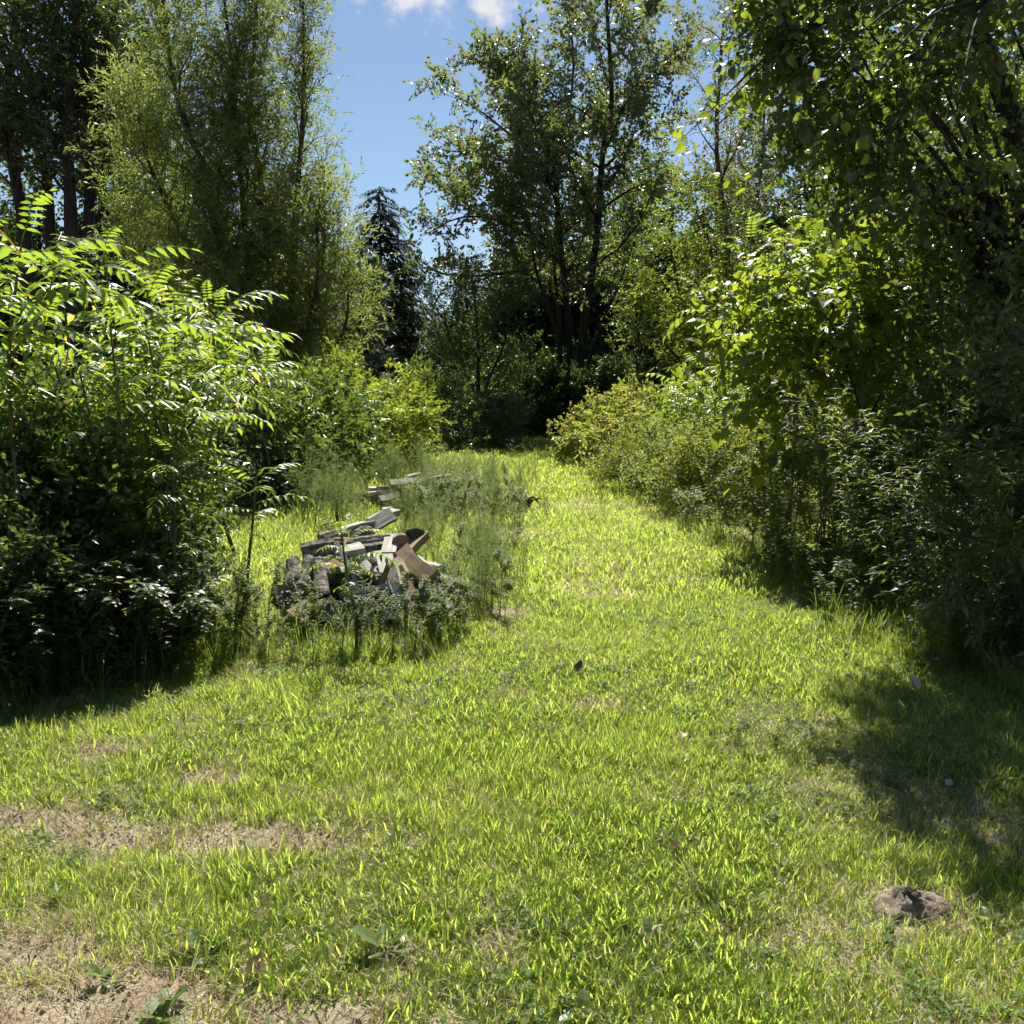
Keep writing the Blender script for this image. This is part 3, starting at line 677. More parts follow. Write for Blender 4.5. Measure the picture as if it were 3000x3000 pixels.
def build_mulberry_tree():
    rg = np.random.default_rng(71); Y = 8.8
    base = at(3080, 1500, Y); base[2] = 0
    stems = [stem_px([(3080, 1300), (3010, 800), (2965, 380), (2890, 160), (2820, -20), (2740, -260)], Y, .15, .06),
             stem_px([(3060, 1300), (2900, 900), (2760, 600), (2620, 380), (2480, 230), (2380, 60)], Y+.5, .09, .03, .15)]
    k = Kit()
    c = at(2540, 150, 7.5) - base
    P, D, tips = blob_points(rg, c, (.95, .55, 1.15), 620, 50, .15, .4, .25)
    P2, D2, t2 = blob_points(rg, at(3060, 180, 8.4) - base, (1.15, 1.3, 2.2), 900, 60, .2, .4, .3)
    P3, D3, t3 = blob_points(rg, at(2960, 560, 9.6) - base, (.8, .6, .6), 110, 14, .18, .4, .3)
    P4, D4, t4 = blob_points(rg, at(2950, 280, 13.0) - base, (2.3, .8, 2.8), 1200, 80, .2, .4, .2)
    root = thing('mulberry_tree', 'large mulberry tree whose leafy crown fills the upper right', 'tree', base)
    b = Kit(); stem_tri(b, [(p-base, r0, r1) for p, r0, r1 in stems]); link('trunk', b.mesh('trunk', 'dark_bark', True), root)
    allp = np.concatenate([p for p, _, _ in stems]) - base
    for t in np.concatenate([tips, t2[:8], t3[:10], t4[:10]]):
        a = allp[np.argmin(np.linalg.norm(allp - (t*.5 + np.array([.5, 0, 0])), axis=1))]
        mid = (a+t)*.5 + rg.normal(0, .12, 3) + np.array([0, 0, .15])
        kb = Kit(); tube(kb, smooth_path([a, mid, t], 5), np.linspace(.032, .006, 11), 5); link('branch', kb.mesh('branch', 'dark_bark', True), root)
    P, D = np.concatenate([P, P2, P3, P4]), np.concatenate([D, D2, D3, D4])
    V, T, v = leaves_on(P, D, SH_MULB, rg, .75, 1.25, .5)
    tag(link('crown', mesh_of('crown', V, T, 'shaded_canopy', v), root), None, None, kind='stuff')
    # leaves that stand out singly on the left rim and hang close overhead
    LP = []
    for (px, py, Yd, n, s) in [(2110, 330, 7.0, 14, 60), (2010, 400, 6.9, 9, 40), (2150, 120, 7.0, 12, 55), (1880, 15, 6.4, 5, 28), (2170, 30, 6.8, 8, 40), (2150, 480, 7.0, 14, 70), (2230, 250, 7.0, 24, 90),
                               (2480, 340, 5.9, 9, 90), (2600, 420, 5.9, 8, 90), (2420, 180, 5.9, 8, 90), (2680, 160, 5.8, 9, 120), (2800, 380, 5.8, 8, 100), (2560, 560, 6.4, 8, 70)]:
        for q in range(n):
            LP.append(at(px + rg.normal(0, s*.7), py + rg.normal(0, s*.6), Yd + rg.normal(0, .25)) - base)
    LP = np.array(LP); LD = rg.normal(0, 1, (len(LP), 3))*np.array([1, 1, .4]) + np.array([-.6, -.2, -.55])
    leaf_objects(root, LP, LD, rg.uniform(.055, .085, len(LP)), 'mulberry', rg, .6)
    for (px, py, Yd) in [(2110, 330, 7.0), (2010, 400, 6.9), (2150, 120, 7.0), (1880, 15, 6.4), (2600, 420, 5.6), (2480, 340, 5.6), (2680, 160, 5.4), (2800, 380, 5.4), (2420, 180, 5.6)]:
        t = at(px-10, py+5, Yd) - base; a = c + np.array([.1, -.1, .3]) if Yd > 6.3 else at(2900, 0, 7.0) - base
        if px < 1900: a = at(2170, -60, 7.0) - base
        kb = Kit(); tube(kb, smooth_path([a, (a+t)*.5 + np.array([0, 0, .2]), t], 5), np.linspace(.016, .003, 11), 4); link('branch', kb.mesh('branch', 'dark_bark', True), root)
build_mulberry_tree()

def build_mulberry_sapling():
    rg = np.random.default_rng(72); Y = 9.2
    base = np.array([X(2570, Y), Y, 0.])
    root = thing('mulberry_sapling', 'mulberry sapling with large bright backlit leaves above the right weeds', 'sapling', base)
    limbs = [[(2575, 1450), (2545, 1290), (2490, 1100), (2440, 960), (2380, 880)], [(2540, 1330), (2400, 1300), (2260, 1240), (2170, 1180), (2110, 1140)], [(2505, 1150), (2380, 1080), (2250, 1010), (2160, 1030)],
             [(2480, 1080), (2520, 960), (2560, 860)], [(2550, 1320), (2420, 1310), (2300, 1330), (2150, 1390)], [(2530, 1250), (2600, 1120), (2650, 1000)], [(2460, 1020), (2330, 960), (2230, 930)], [(2350, 1180), (2240, 1150), (2130, 1250)]]
    n = 0
    for i, pxs in enumerate(limbs):
        P = [at(px, py, Y + .16*j*(1 if i % 2 else -1)) - base for j, (px, py) in enumerate(pxs)]
        if i == 0: P = [np.array([0, 0, -.03])] + P
        P = smooth_path(P, 5); k = Kit(); tube(k, P, np.linspace(.022 if i == 0 else .012, .004, len(P)), 5)
        link('trunk' if i == 0 else 'branch', k.mesh('branch', 'dark_bark', True), root)
        m = 40 if i in (1, 2, 4) else 26
        pts, ds = [], []
        for q in range(m):
            p, d = along(P, .35 + .65*q/m if i == 0 else .15 + .85*q/m); s = 1 if q % 2 else -1
            pts.append(p + rg.normal(0, .07, 3)); ds.append(d*.7 + s*np.cross(d, UP)*.9 + rg.normal(0, .35, 3) + np.array([0, -.15, -.25]))
        leaf_objects(root, np.array(pts), np.array(ds), rg.uniform(.11, .19, m), 'mulberry', rg, .35); n += m
    Q = [blob_points(rg, at(px, py, 9.4) - base, r_, k_, 14, .12, .1, .2) for px, py, r_, k_ in ((2300, 1030, (.72, .35, .42), 100), (2470, 870, (.6, .35, .4), 80), (2620, 960, (.55, .35, .5), 60))]
    V, T, v = leaves_on(np.concatenate([q[0] for q in Q]), np.concatenate([q[1] for q in Q]), SH_MULB, rg, 1.1, 1.8, .4)
    tag(link('foliage', mesh_of('foliage', V, T, 'mulberry', v), root), None, None, kind='stuff')
build_mulberry_sapling()

# ------------------------------------------------------------------ sumac
FROND = {}
def frond_mesh(i):
    if i not in FROND:
        rg = np.random.default_rng(1200+i); k = Kit(); n = [6, 7, 8, 9, 7, 8][i]
        R = smooth_path([(0, 0, 0), (.35, rg.normal(0, .02), .06), (.7, rg.normal(0, .04), .02), (1.0, rg.normal(0, .06), -.14-rg.uniform(0, .12))], 4)
        tube(k, R[::2], np.linspace(.010, .003, len(R[::2])), 3, .85)
        for j in range(n+1):
            t = .16 + .82*j/n; p, d = along(R, min(t, .999))
            sz = .235*(1-.35*abs(t-.5)*1.6)*rg.uniform(.9, 1.08)
            for s in ((-1, 1) if j < n else (0,)):
                side = np.cross(d, UP)*s
                dd = unit(d*(.42 if s else 1) + side*.9 + np.array([0, 0, -.22 + rg.normal(0, .06)])) if s else d
                Rm = frames(dd[None], UP + rg.normal(0, .08, 3))[0]
                V, T = leaf(sz, sz*.30, 'lance', .25, .28*rg.uniform(.5, 1.6)); k.add(V @ Rm.T + p, T, .15 + .6*rg.uniform())
        FROND[i] = k.mesh('leaf', 'sumac')
    return FROND[i]

def sumac(label, base, top, nf, fl, seed, heads=1, group=None, bend=.06, low=.62, name='sumac_plant'):
    rg = np.random.default_rng(seed); base = np.asarray(base, float); top = np.asarray(top, float)
    root = thing(name, label, 'sumac', base, 0, group); H = top - base
    axes = []
    main = smooth_path([(0, 0, -.04), H*.33 + rg.normal(0, bend, 3)*np.array([1, 1, 0]), H*.7 + rg.normal(0, bend, 3)*np.array([1, 1, 0]), H], 5)
    r0 = .007 + .006*np.linalg.norm(H)
    k = Kit(); tube(k, main, np.linspace(r0, .006, len(main)), 6); link('stem', k.mesh('stem', 'stem', True), root)
    axes.append((main, low))
    for h in range(heads-1):
        t = rg.uniform(.4, .7); p, d = along(main, t); a = rg.uniform(0, 6.28)
        br = path_from(p, np.array([math.cos(a), math.sin(a), .9]), np.linalg.norm(H)*(1-t)*rg.uniform(.75, 1.05), 5, .5, .08, rg)
        k = Kit(); tube(k, br, np.linspace(r0*.6, .005, len(br)), 5); link('branch', k.mesh('branch', 'stem', True), root)
        axes.append((br, .35))
    for ax, lo in axes:
        m = nf; a0 = rg.uniform(0, 6.28)
        for j in range(m):
            q = j/(m-1); t = lo + (1-lo)*q**.7; p, d = along(ax, min(.999, t))
            az = a0 + j*2.4 + rg.normal(0, .2); el = .12 + .75*q**2.2 + rg.normal(0, .12)
            D = np.array([math.cos(az)*math.cos(el), math.sin(az)*math.cos(el), math.sin(el)])
            s = fl*rg.uniform(.62, 1.15)*(1 if q < .75 else 1.0-(q-.75)*1.9)
            Rm = frames(D[None], UP + rg.normal(0, .12, 3))[0]
            o = link('leaf', frond_mesh(int(rg.integers(0, 6))), root)
            o.matrix_basis = Matrix([[*Rm[0], p[0]], [*Rm[1], p[1]], [*Rm[2], p[2]], [0, 0, 0, 1]]) @ Matrix.Scale(s, 4)
    return root

def build_sumac():
    G1 = 'sumac plants of the left thicket'
    plants = [(60, 640, 5.7, 13, .60, 2, 'tallest sumac at the left picture edge with large bright fronds'), (-90, 700, 5.4, 12, .58, 2, 'sumac leaning in from beyond the left picture edge'),
              (300, 705, 7.2, 13, .58, 2, 'sumac with the highest fronds in the middle of the left thicket'), (175, 740, 6.9, 12, .55, 2, 'bright sumac between the tallest edge sumac and the thicket middle'),
              (430, 800, 7.6, 13, .55, 2, 'sumac just right of the thicket top with pale shining fronds'), (505, 870, 7.2, 13, .55, 2, 'sumac on the right shoulder of the left thicket'), (610, 850, 8.8, 13, .55, 2, 'sumac with high fronds nearest the willow stems'),
              (620, 960, 8.8, 12, .55, 2, 'sumac at the right end of the left thicket top'), (120, 890, 6.3, 12, .52, 2, 'sumac in the second tier near the left picture edge'), (430, 930, 6.5, 12, .52, 2, 'sumac in the second tier right of the thicket middle'),
              (320, 900, 6.1, 12, .52, 1, 'sumac in the second tier below the highest fronds'), (480, 1010, 6.8, 12, .52, 2, 'sumac reaching right with long drooping fronds over the dark hollow'), (20, 1010, 5.9, 11, .5, 1, 'low sumac by the left picture edge under the tall one'),
              (230, 1030, 5.9, 11, .5, 1, 'low sumac in the left thicket above the shaded shrubs'), (420, 1090, 6.2, 11, .5, 1, 'low sumac just above left of the lone sapling'), (440, 1130, 6.5, 10, .48, 1, 'low sumac with shining fronds right above the lone sapling'),
              (470, 800, 9.2, 12, .6, 2, 'sumac standing back behind the right shoulder of the thicket'), (540, 1060, 8.0, 11, .5, 2, 'sumac beside the dark hollow at the thicket end')]
    for i, (px, py, Y, nf, fl, hd, lab) in enumerate(plants):
        t = at(px, py, Y); t[2] -= .12; b = np.array([t[0] + (.15 if i % 2 else -.12), Y + .05, 0]); sumac(lab, b, t, nf-4, fl*1.15, 1300+i, hd, G1)
    back = [(760, 1060, 12.5, 'shaded sumac left of the dark hollow below the willow'), (850, 1130, 14, 'shaded sumac behind the far hollow'), (900, 1080, 15.5, 'sumac under the lower right willow branches'), (1020, 1130, 17.5, 'sumac at the willow foot on its right'),
            (1090, 1170, 17.5, 'sunlit sumac between the willow and the bright round shrub'), (960, 1180, 16.5, 'low sumac in front of the willow foot')]
    for i, (px, py, Y, lab) in enumerate(back):
        t = at(px, py, Y); sumac(lab, (t[0], Y, 0), t, 11, .55, 1340+i, 2, 'sumac plants below the willow')
    right = [(2200, 690, 11.5, 'sumac with fronds at the left end of the right hand row'), (2290, 640, 11.2, 'sumac with the highest fronds under the mulberry crown'), (2400, 670, 10.8, 'sumac with pale shining fronds in the middle under the mulberry crown'),
             (2520, 660, 10.4, 'sumac at the right end of the row under the mulberry crown'), (2340, 800, 10.8, 'sumac below the middle of the row under the mulberry crown'), (2220, 830, 11.0, 'lower sumac at the left of the mulberry sapling')]
    for i, (px, py, Y, lab) in enumerate(right):
        t = at(px, py, Y); sumac(lab, (t[0]+.2, Y, 0), t, 12, .58, 1360+i, 2, 'sumac plants under the mulberry tree')
    low = [(2060, 1060, 14.5, 'sumac clump with pale fronds above the yellowing shrubs'), (2120, 1090, 13.5, 'sumac beside the big bright mulberry leaves'), (1990, 1110, 16, 'low sumac behind the yellowing bank')]
    for i, (px, py, Y, lab) in enumerate(low):
        t = at(px, py, Y); sumac(lab, (t[0], Y, 0), t, 12, .55, 1380+i, 3, 'sumac plants behind the yellowing shrubs')
    # thin saplings standing alone
    def lone(px, ptop, pb, nf, fl, seed, lab, low=.45):
        b = on_ground(*pb); Y = b[1]; t = at(px, ptop, Y); sumac(lab, b, t, nf, fl, seed, 1, 'thin sumac saplings in front of the thicket', .012, low, 'sumac_sapling')
    lone(508, 1330, (512, 1890), 13, .44, 1401, 'tall thin sumac sapling standing alone in front of the left thicket', .5)
    lone(750, 1400, (728, 1850), 9, .40, 1402, 'thin sumac sapling left of the woodpile with arching fronds', .6)
    lone(590, 1600, (578, 1880), 7, .34, 1403, 'short thin sumac sapling between the two taller lone saplings', .5)
    lone(1000, 1560, (1045, 1925), 11, .34, 1404, 'dark stemmed sumac sapling growing up in front of the woodpile', .45)
    lone(690, 1690, (700, 1870), 6, .28, 1405, 'smallest sumac sapling low in the weeds left of the woodpile', .4)
build_sumac()
# ------------------------------------------------------------------ woodpiles: every split log is a thing
def log_mesh(kind, L, w, t, mat, rg, bark=True):
    """Split log along X. plank: box; wedge: quarter log; half: half-round; round: whole log."""
    if kind == 'plank': sec = [(-w/2, -t/2), (w/2, -t/2), (w/2, t/2), (-w/2, t/2)]; arc = None
    elif kind == 'wedge':
        a = [math.radians(x) for x in (-52, -26, 0, 26, 52)]; sec = [(0, -w*.55)] + [(w*.62*math.sin(x), w*.62*math.cos(x)-w*.1) for x in a[::-1]]; arc = list(range(1, 6))
    elif kind == 'half':
        a = [math.radians(x) for x in (90, 54, 18, -18, -54, -90)]; sec = [(w*.5*math.sin(x), t*math.cos(x)) for x in a]; arc = list(range(6))
    else:
        a = [i*2*math.pi/9 for i in range(9)]; sec = [(w*.5*math.cos(-x), w*.5*math.sin(-x)) for x in a]; arc = list(range(9))
    sec = np.array(sec)*rg.uniform(.9, 1.1, (len(sec), 1)); n = len(sec); xs = np.array([-.5, -.17, .17, .5])*L
    rings = []
    b1, b2 = rg.normal(0, .02, 2)*L
    for i, x in enumerate(xs):
        bow = 1-(2*x/L)**2; s = sec*rg.uniform(.93, 1.06)
        rings.append(np.column_stack([np.full(n, x) + (rg.normal(0, .012, n)*L if i in (0, 3) else 0), s[:, 0] + b1*bow, s[:, 1] + b2*bow]))
    V = np.concatenate(rings); T = []
    for i in range(3):
        for j in range(n):
            a, b = i*n+j, i*n+(j+1) % n; T += [(a, b, b+n), (a, b+n, a+n)]
    for e in (0, 3):
        c = len(V); V = np.vstack([V, rings[e].mean(0)])
        for j in range(n):
            a, b = e*n+j, e*n+(j+1) % n; T.append((c, b, a) if e == 0 else (c, a, b))
    me = mesh_of('split_log', V, np.array(T), mat)
    bk = None
    if arc is not None and bark:
        k = Kit(); cen = np.array([r.mean(0) for r in rings])
        closed = kind == 'round'; m = len(arc)
        outer = [r[arc] + unit((r[arc]-c)*np.array([0, 1, 1]))*.009 for r, c in zip(rings, cen)]
        inner = [r[arc] + unit((r[arc]-c)*np.array([0, 1, 1]))*.0005 for r, c in zip(rings, cen)]
        W = np.concatenate(outer + inner); TT = []; o = 4*m
        for i in range(3):
            for j in range(m if closed else m-1):
                a, b = i*m+j, i*m+(j+1) % m; TT += [(a, b, b+m), (a, b+m, a+m)]
            if not closed:
                for j in (0, m-1): a = i*m+j; TT += [(a, a+m, a+m+o), (a, a+m+o, a+o)]
        for e in (0, 3):
            for j in range(m if closed else m-1):
                a, b = e*m+j, e*m+(j+1) % m; TT += [(a, b, b+o), (a, b+o, a+o)]
        bk = mesh_of('bark', W, np.array(TT), 'log_bark')
    return me, bk

def log(label, p0, p1, w, t, kind, mat, seed, roll=0.0, group=None, name='split_log', bark=True, cat='firewood'):
    rg = np.random.default_rng(seed); p0, p1 = np.asarray(p0, float), np.asarray(p1, float)
    d = p1-p0; L = np.linalg.norm(d); R = frames(unit(d)[None], UP, np.array([roll]))[0]; c = (p0+p1)/2
    me, bk = log_mesh(kind, L, w, t, mat, rg, bark)
    o = link(name, me); o.matrix_basis = Matrix([[*R[0], c[0]], [*R[1], c[1]], [*R[2], c[2]], [0, 0, 0, 1]])
    tag(o, label, cat, group)
    if bk: link('bark', bk, o)
    return o

def build_woodpiles():
    A = lambda a, Y: at(a[0], a[1], Y)
    G = 'firewood of the near woodpile'
    K = [((1148, 1570), 7.05, (1138, 1624), 6.75, .105, .035, 'plank', 'grey_wood', .0, 'grey weathered board leaning at the top of the near woodpile'),
         ((1124, 1618), 6.80, (1152, 1728), 6.30, .115, .04, 'plank', 'grey_wood', .1, 'long pale board sloping down the front of the near woodpile'),
         ((1180, 1612), 6.75, (1268, 1694), 6.35, .12, .055, 'plank', 'tan_wood', .75, 'thick tan board with a pale upper edge in the near woodpile'),
         ((1150, 1650), 6.6, (1205, 1682), 6.5, .12, .07, 'plank', 'tan_wood', .3, 'short tan block tucked under the thick tan board'),
         ((1176, 1594), 6.9, (1168, 1586), 7.3, .13, .1, 'round', 'red_wood', 0, 'reddish log end facing out beside the grey leaning board'),
         ((1205, 1578), 6.95, (1190, 1592), 7.3, .12, .1, 'half', 'dark_wood', 1.2, 'black rotten half log at the top right of the near woodpile'),
         ((1192, 1622), 6.8, (1242, 1572), 7.0, .10, .05, 'plank', 'tan_wood', -.3, 'tan plank pointing up right from the near woodpile'),
         ((1065, 1556), 7.3, (1146, 1508), 7.6, .11, .07, 'wedge', 'grey_wood', 3.0, 'grey split log pointing right along the pile crest'),
         ((1085, 1530), 7.5, (1160, 1500), 7.8, .09, .06, 'plank', 'grey_wood', .2, 'grey board at the very back of the near woodpile'),
         ((1040, 1575), 7.2, (1085, 1548), 7.4, .10, .06, 'half', 'grey_wood', 0, 'short grey log behind the sapling on the pile crest'),
         ((938, 1585), 7.0, (1012, 1568), 7.1, .12, .05, 'half', 'grey_wood', .1, 'grey half log lying across the left top of the near woodpile'),
         ((885, 1622), 6.7, (985, 1604), 6.75, .13, .07, 'half', 'dark_wood', .5, 'dark curved log with black underside at the left of the pile'),
         ((975, 1618), 6.7, (1062, 1604), 6.8, .12, .04, 'plank', 'grey_wood', .2, 'pale curved slab in the middle of the near woodpile'),
         ((858, 1640), 6.6, (856, 1720), 6.35, .085, .03, 'half', 'grey_wood', .5, 'leftmost bark slab standing against the near woodpile'),
         ((905, 1636), 6.55, (884, 1722), 6.3, .08, .03, 'half', 'grey_wood', -.5, 'pale bark slab second from the left end of the pile'),
         ((932, 1642), 6.5, (946, 1742), 6.2, .075, .03, 'half', 'grey_wood', .2, 'bark covered slab standing left of the reddish log'),
         ((942, 1668), 6.5, (1012, 1654), 6.55, .11, .08, 'wedge', 'red_wood', 2.6, 'reddish split log with a grey top in the near woodpile'),
         ((1155, 1662), 6.45, (1192, 1765), 6.1, .085, .05, 'wedge', 'grey_wood', 3.1, 'split log sloping down beside the long pale board'),
         ((1172, 1668), 6.5, (1215, 1745), 6.2, .08, .05, 'wedge', 'brown_wood', 3.0, 'brown split log right of the sloping boards'),
         ((1212, 1748), 6.25, (1276, 1726), 6.35, .10, .06, 'wedge', 'grey_wood', 3.3, 'white weathered short log at the right foot of the pile'),
         ((1246, 1650), 6.9, (1302, 1664), 6.8, .07, .035, 'plank', 'grey_wood', 0, 'pale plank sticking out right of the near woodpile'),
         ((1250, 1680), 6.8, (1330, 1705), 6.6, .06, .03, 'plank', 'brown_wood', 0, 'thin brown plank pointing right at the pile foot'),
         ((1238, 1772), 6.35, (1292, 1852), 5.95, .035, .03, 'round', 'grey_wood', 0, 'thin pale stick sloping to the grass at the pile foot'),
         ((1170, 1826), 6.1, (1212, 1822), 6.1, .08, .05, 'wedge', 'grey_wood', 3.1, 'small white chunk of wood low in the weeds'),
         ((858, 1812), 6.05, (912, 1780), 6.2, .14, .05, 'plank', 'tan_wood', .5, 'tan board half hidden in the weeds left of the pile'),
         ((1196, 1640), 6.62, (1322, 1782), 6.2, .06, .025, 'plank', 'grey_wood', .3, 'long pale strip sloping down right from the near woodpile'),
         ((1222, 1632), 6.75, (1345, 1738), 6.4, .055, .025, 'plank', 'grey_wood', -.2, 'upper pale strip sloping down right beside the tan board'),
         ((1120, 1700), 6.4, (1238, 1868), 5.95, .05, .02, 'plank', 'grey_wood', .2, 'thin pale strip running down the front into the grass'),
         ((1030, 1600), 6.85, (1110, 1700), 6.45, .07, .03, 'plank', 'grey_wood', .4, 'grey strip leaning in the middle of the near woodpile'),
         ((985, 1560), 7.1, (1090, 1530), 7.4, .07, .03, 'plank', 'grey_wood', 0, 'grey strip lying along the back of the pile crest'),
         ((1195, 1800), 6.15, (1245, 1770), 6.3, .10, .06, 'wedge', 'brown_wood', 2.8, 'brown log lying under the white short log')]
    for i, (a, Ya, b, Yb, w, t, kind, mat, roll, lab) in enumerate(K):
        log(lab, A(a, Ya), A(b, Yb), w, t, kind, mat, 1500+i, roll, G)
    # the body of the heap
    rg = np.random.default_rng(77)
    c = np.array([X(1070, 6.85), 6.85])
    for i in range(58):
        a, q = rg.uniform(0, 6.28), rg.uniform(0, 1)**.6
        x, y = c[0] + math.cos(a)*q*.60, c[1] + math.sin(a)*q*.62
        hz = .03 + rg.uniform(.0, 1.0)*.42*max(0, 1-q**2)*(.7 + .5*(y-6.3))
        az = rg.uniform(0, 3.14); L = rg.uniform(.30, .46); d = np.array([math.cos(az)*.5*L, math.sin(az)*.5*L, rg.normal(0, .035)])
        p = np.array([x, y, hz + .04])
        log('split firewood log lying within the heap of the near woodpile', p-d, p+d, rg.uniform(.06, .11), rg.uniform(.04, .065), ['wedge', 'half', 'round', 'wedge', 'plank', 'round'][i % 6],
            ['grey_wood', 'grey_wood', 'brown_wood', 'grey_wood', 'dark_wood', 'grey_wood', 'red_wood'][i % 7], 1560+i, rg.uniform(0, 6.28), 'logs forming the heap of the near woodpile')
    for i in range(26):
        a, q = rg.uniform(0, 6.28), rg.uniform(0, 1)**.5; x, y = c[0] + math.cos(a)*q*.66, c[1] - .1 + math.sin(a)*q*.6
        az = rg.uniform(0, 6.28); L = rg.uniform(.22, .55); d = np.array([math.cos(az)*.5*L, math.sin(az)*.5*L, rg.normal(0, .09)]); p = np.array([x, y, .10 + .46*max(0, 1-q**2)*(.75 + .35*(y-6.4))])
        log('thin weathered splinter of wood on the near woodpile', p-d, p+d, rg.uniform(.018, .045), rg.uniform(.01, .02), 'plank', ['grey_wood', 'grey_wood', 'brown_wood'][i % 3], 1720+i, rg.uniform(0, 6.28), 'splinters on the near woodpile', 'wood_splinter')
    G2 = 'firewood of the far woodpile'
    F = [((1076, 1448), 12.9, (1142, 1440), 13.0, .10, .05, 'plank', 'grey_wood', 'white plank at the left end of the far woodpile'), ((1080, 1432), 13.2, (1162, 1430), 13.3, .09, .05, 'plank', 'grey_wood', 'upper white plank at the left end of the far woodpile'),
         ((1110, 1462), 12.6, (1170, 1446), 12.9, .09, .05, 'wedge', 'grey_wood', 'grey log under the white planks of the far woodpile'), ((1246, 1368), 13.4, (1262, 1408), 13.1, .11, .04, 'half', 'grey_wood', 'white slab standing up at the top of the far woodpile'),
         ((1258, 1404), 13.2, (1322, 1394), 13.3, .15, .05, 'plank', 'grey_wood', 'broad white slab lying on the top of the far woodpile'), ((1194, 1398), 13.3, (1230, 1388), 13.4, .05, .04, 'plank', 'grey_wood', 'short stick left of the upright white slab'),
         ((1200, 1425), 13.0, (1245, 1420), 13.1, .08, .05, 'wedge', 'grey_wood', 'grey log in the middle of the far woodpile'), ((1264, 1476), 12.6, (1312, 1484), 12.5, .08, .05, 'plank', 'brown_wood', 'brown edged plank at the front of the far woodpile'),
         ((1286, 1508), 12.1, (1348, 1494), 12.3, .10, .06, 'wedge', 'grey_wood', 'white split log at the front foot of the far woodpile'), ((1412, 1458), 12.7, (1420, 1492), 12.4, .09, .04, 'half', 'grey_wood', 'white upright slab right of the far woodpile'),
         ((1436, 1474), 12.6, (1482, 1480), 12.6, .09, .06, 'wedge', 'grey_wood', 'white log chunk among the weeds right of the far woodpile'), ((1462, 1468), 12.8, (1476, 1496), 12.4, .07, .04, 'half', 'grey_wood', 'small white slab beside the log chunk'),
         ((1430, 1512), 12.1, (1446, 1508), 12.2, .08, .05, 'wedge', 'grey_wood', 'pale wood scrap low at the right of the far woodpile'), ((1120, 1494), 12.2, (1150, 1488), 12.3, .07, .04, 'plank', 'grey_wood', 'small pale board in front of the far woodpile')]
    for i, (a, Ya, b, Yb, w, t, kind, mat, lab) in enumerate(F):
        log(lab, A(a, Ya), A(b, Yb), w, t, kind, mat, 1620+i, [0, .2, 3.0, -.3][i % 4], G2)
    for i in range(34):
        q = rg.uniform(0, 1)**.6; a = rg.uniform(0, 6.28)
        x, y = X(1225, 13.1) + math.cos(a)*q*.85, 13.1 + math.sin(a)*q*.75
        az = rg.uniform(0, 3.14); L = rg.uniform(.32, .48); d = np.array([math.cos(az)*.5*L, math.sin(az)*.5*L, rg.normal(0, .03)])
        p = np.array([x, y, .05 + rg.uniform(0, .36)*max(0, 1-q**2)])
        log('split firewood log lying within the heap of the far woodpile', p-d, p+d, rg.uniform(.08, .12), .06, ['wedge', 'half', 'plank'][i % 3], ['grey_wood', 'dark_wood', 'brown_wood', 'grey_wood'][i % 4], 1660+i, rg.uniform(0, 6.28), 'logs forming the heap of the far woodpile')
    # broken root stump right of the far pile
    r2 = np.random.default_rng(78); b = on_ground(1535, 1492); root = thing('stump', 'dark broken root stump at the path edge right of the far woodpile', 'stump', b)
    k = Kit(); tube(k, [(0, 0, -.03), (.02, 0, .08), (-.02, .02, .17)], [.10, .075, .05], 8); link('trunk', k.mesh('trunk', 'log_bark', True), root)
    for i in range(8):
        a = i*.8 + r2.uniform(0, .5); kk = Kit(); L = r2.uniform(.14, .26)
        tube(kk, smooth_path([(0, 0, .08), (math.cos(a)*L*.6, math.sin(a)*L*.6, r2.uniform(.08, .2)), (math.cos(a)*L, math.sin(a)*L, r2.uniform(-.02, .2))], 3), np.linspace(.03, .006, 7), 5)
        link('root', kk.mesh('root', 'dark_wood', True), root)
build_woodpiles()

# ------------------------------------------------------------------ weeds
def weed_mesh(seed, H, nl, L, W, kind, mat, lean=.25, branchy=0, gap=.1, curl=.5):
    """One upright weed: (stem mesh, foliage mesh)."""
    rg = np.random.default_rng(seed); s, f = Kit(), Kit()
    a = rg.uniform(0, 6.28); tip = np.array([math.cos(a)*lean*H, math.sin(a)*lean*H, H])
    main = smooth_path([(0, 0, -.03), (tip[0]*.2, tip[1]*.2, H*.4), (tip[0]*.55, tip[1]*.55, H*.78), tip], 5)
    ax = [(main, .004 + H*.0025, 1.0)]
    for b in range(branchy):
        t = rg.uniform(.25, .85); p, d = along(main, t); aa = rg.uniform(0, 6.28)
        ax.append((path_from(p, np.array([math.cos(aa), math.sin(aa), .9]), H*rg.uniform(.25, .5)*(1.1-t*.5), 4, .4, .1, rg), .003, .7))
    for P, r, k in ax:
        tube(s, P[::2] if len(P) > 8 else P, np.linspace(r, r*.3, len(P[::2] if len(P) > 8 else P)), 4)
        n = int(nl*k)
        for j in range(n):
            t = gap + (1-gap)*(j + rg.uniform(0, .6))/n; p, d = along(P, min(.999, t)); az = j*2.4 + rg.normal(0, .3)
            el = rg.uniform(.1, .7); D = np.array([math.cos(az)*math.cos(el), math.sin(az)*math.cos(el), math.sin(el)])
            R = frames(D[None], UP + rg.normal(0, .25, 3))[0]; z = rg.uniform(.7, 1.1)*(1 if t < .7 else 1.25-(t-.3)*.65)
            V, T = leaf(L*z, W*z, kind, .25, curl*rg.uniform(.5, 1.5)); f.add(V @ R.T + p, T, rg.uniform())
    return s.mesh('stem', 'weed_stem', True), f.mesh('foliage', mat)

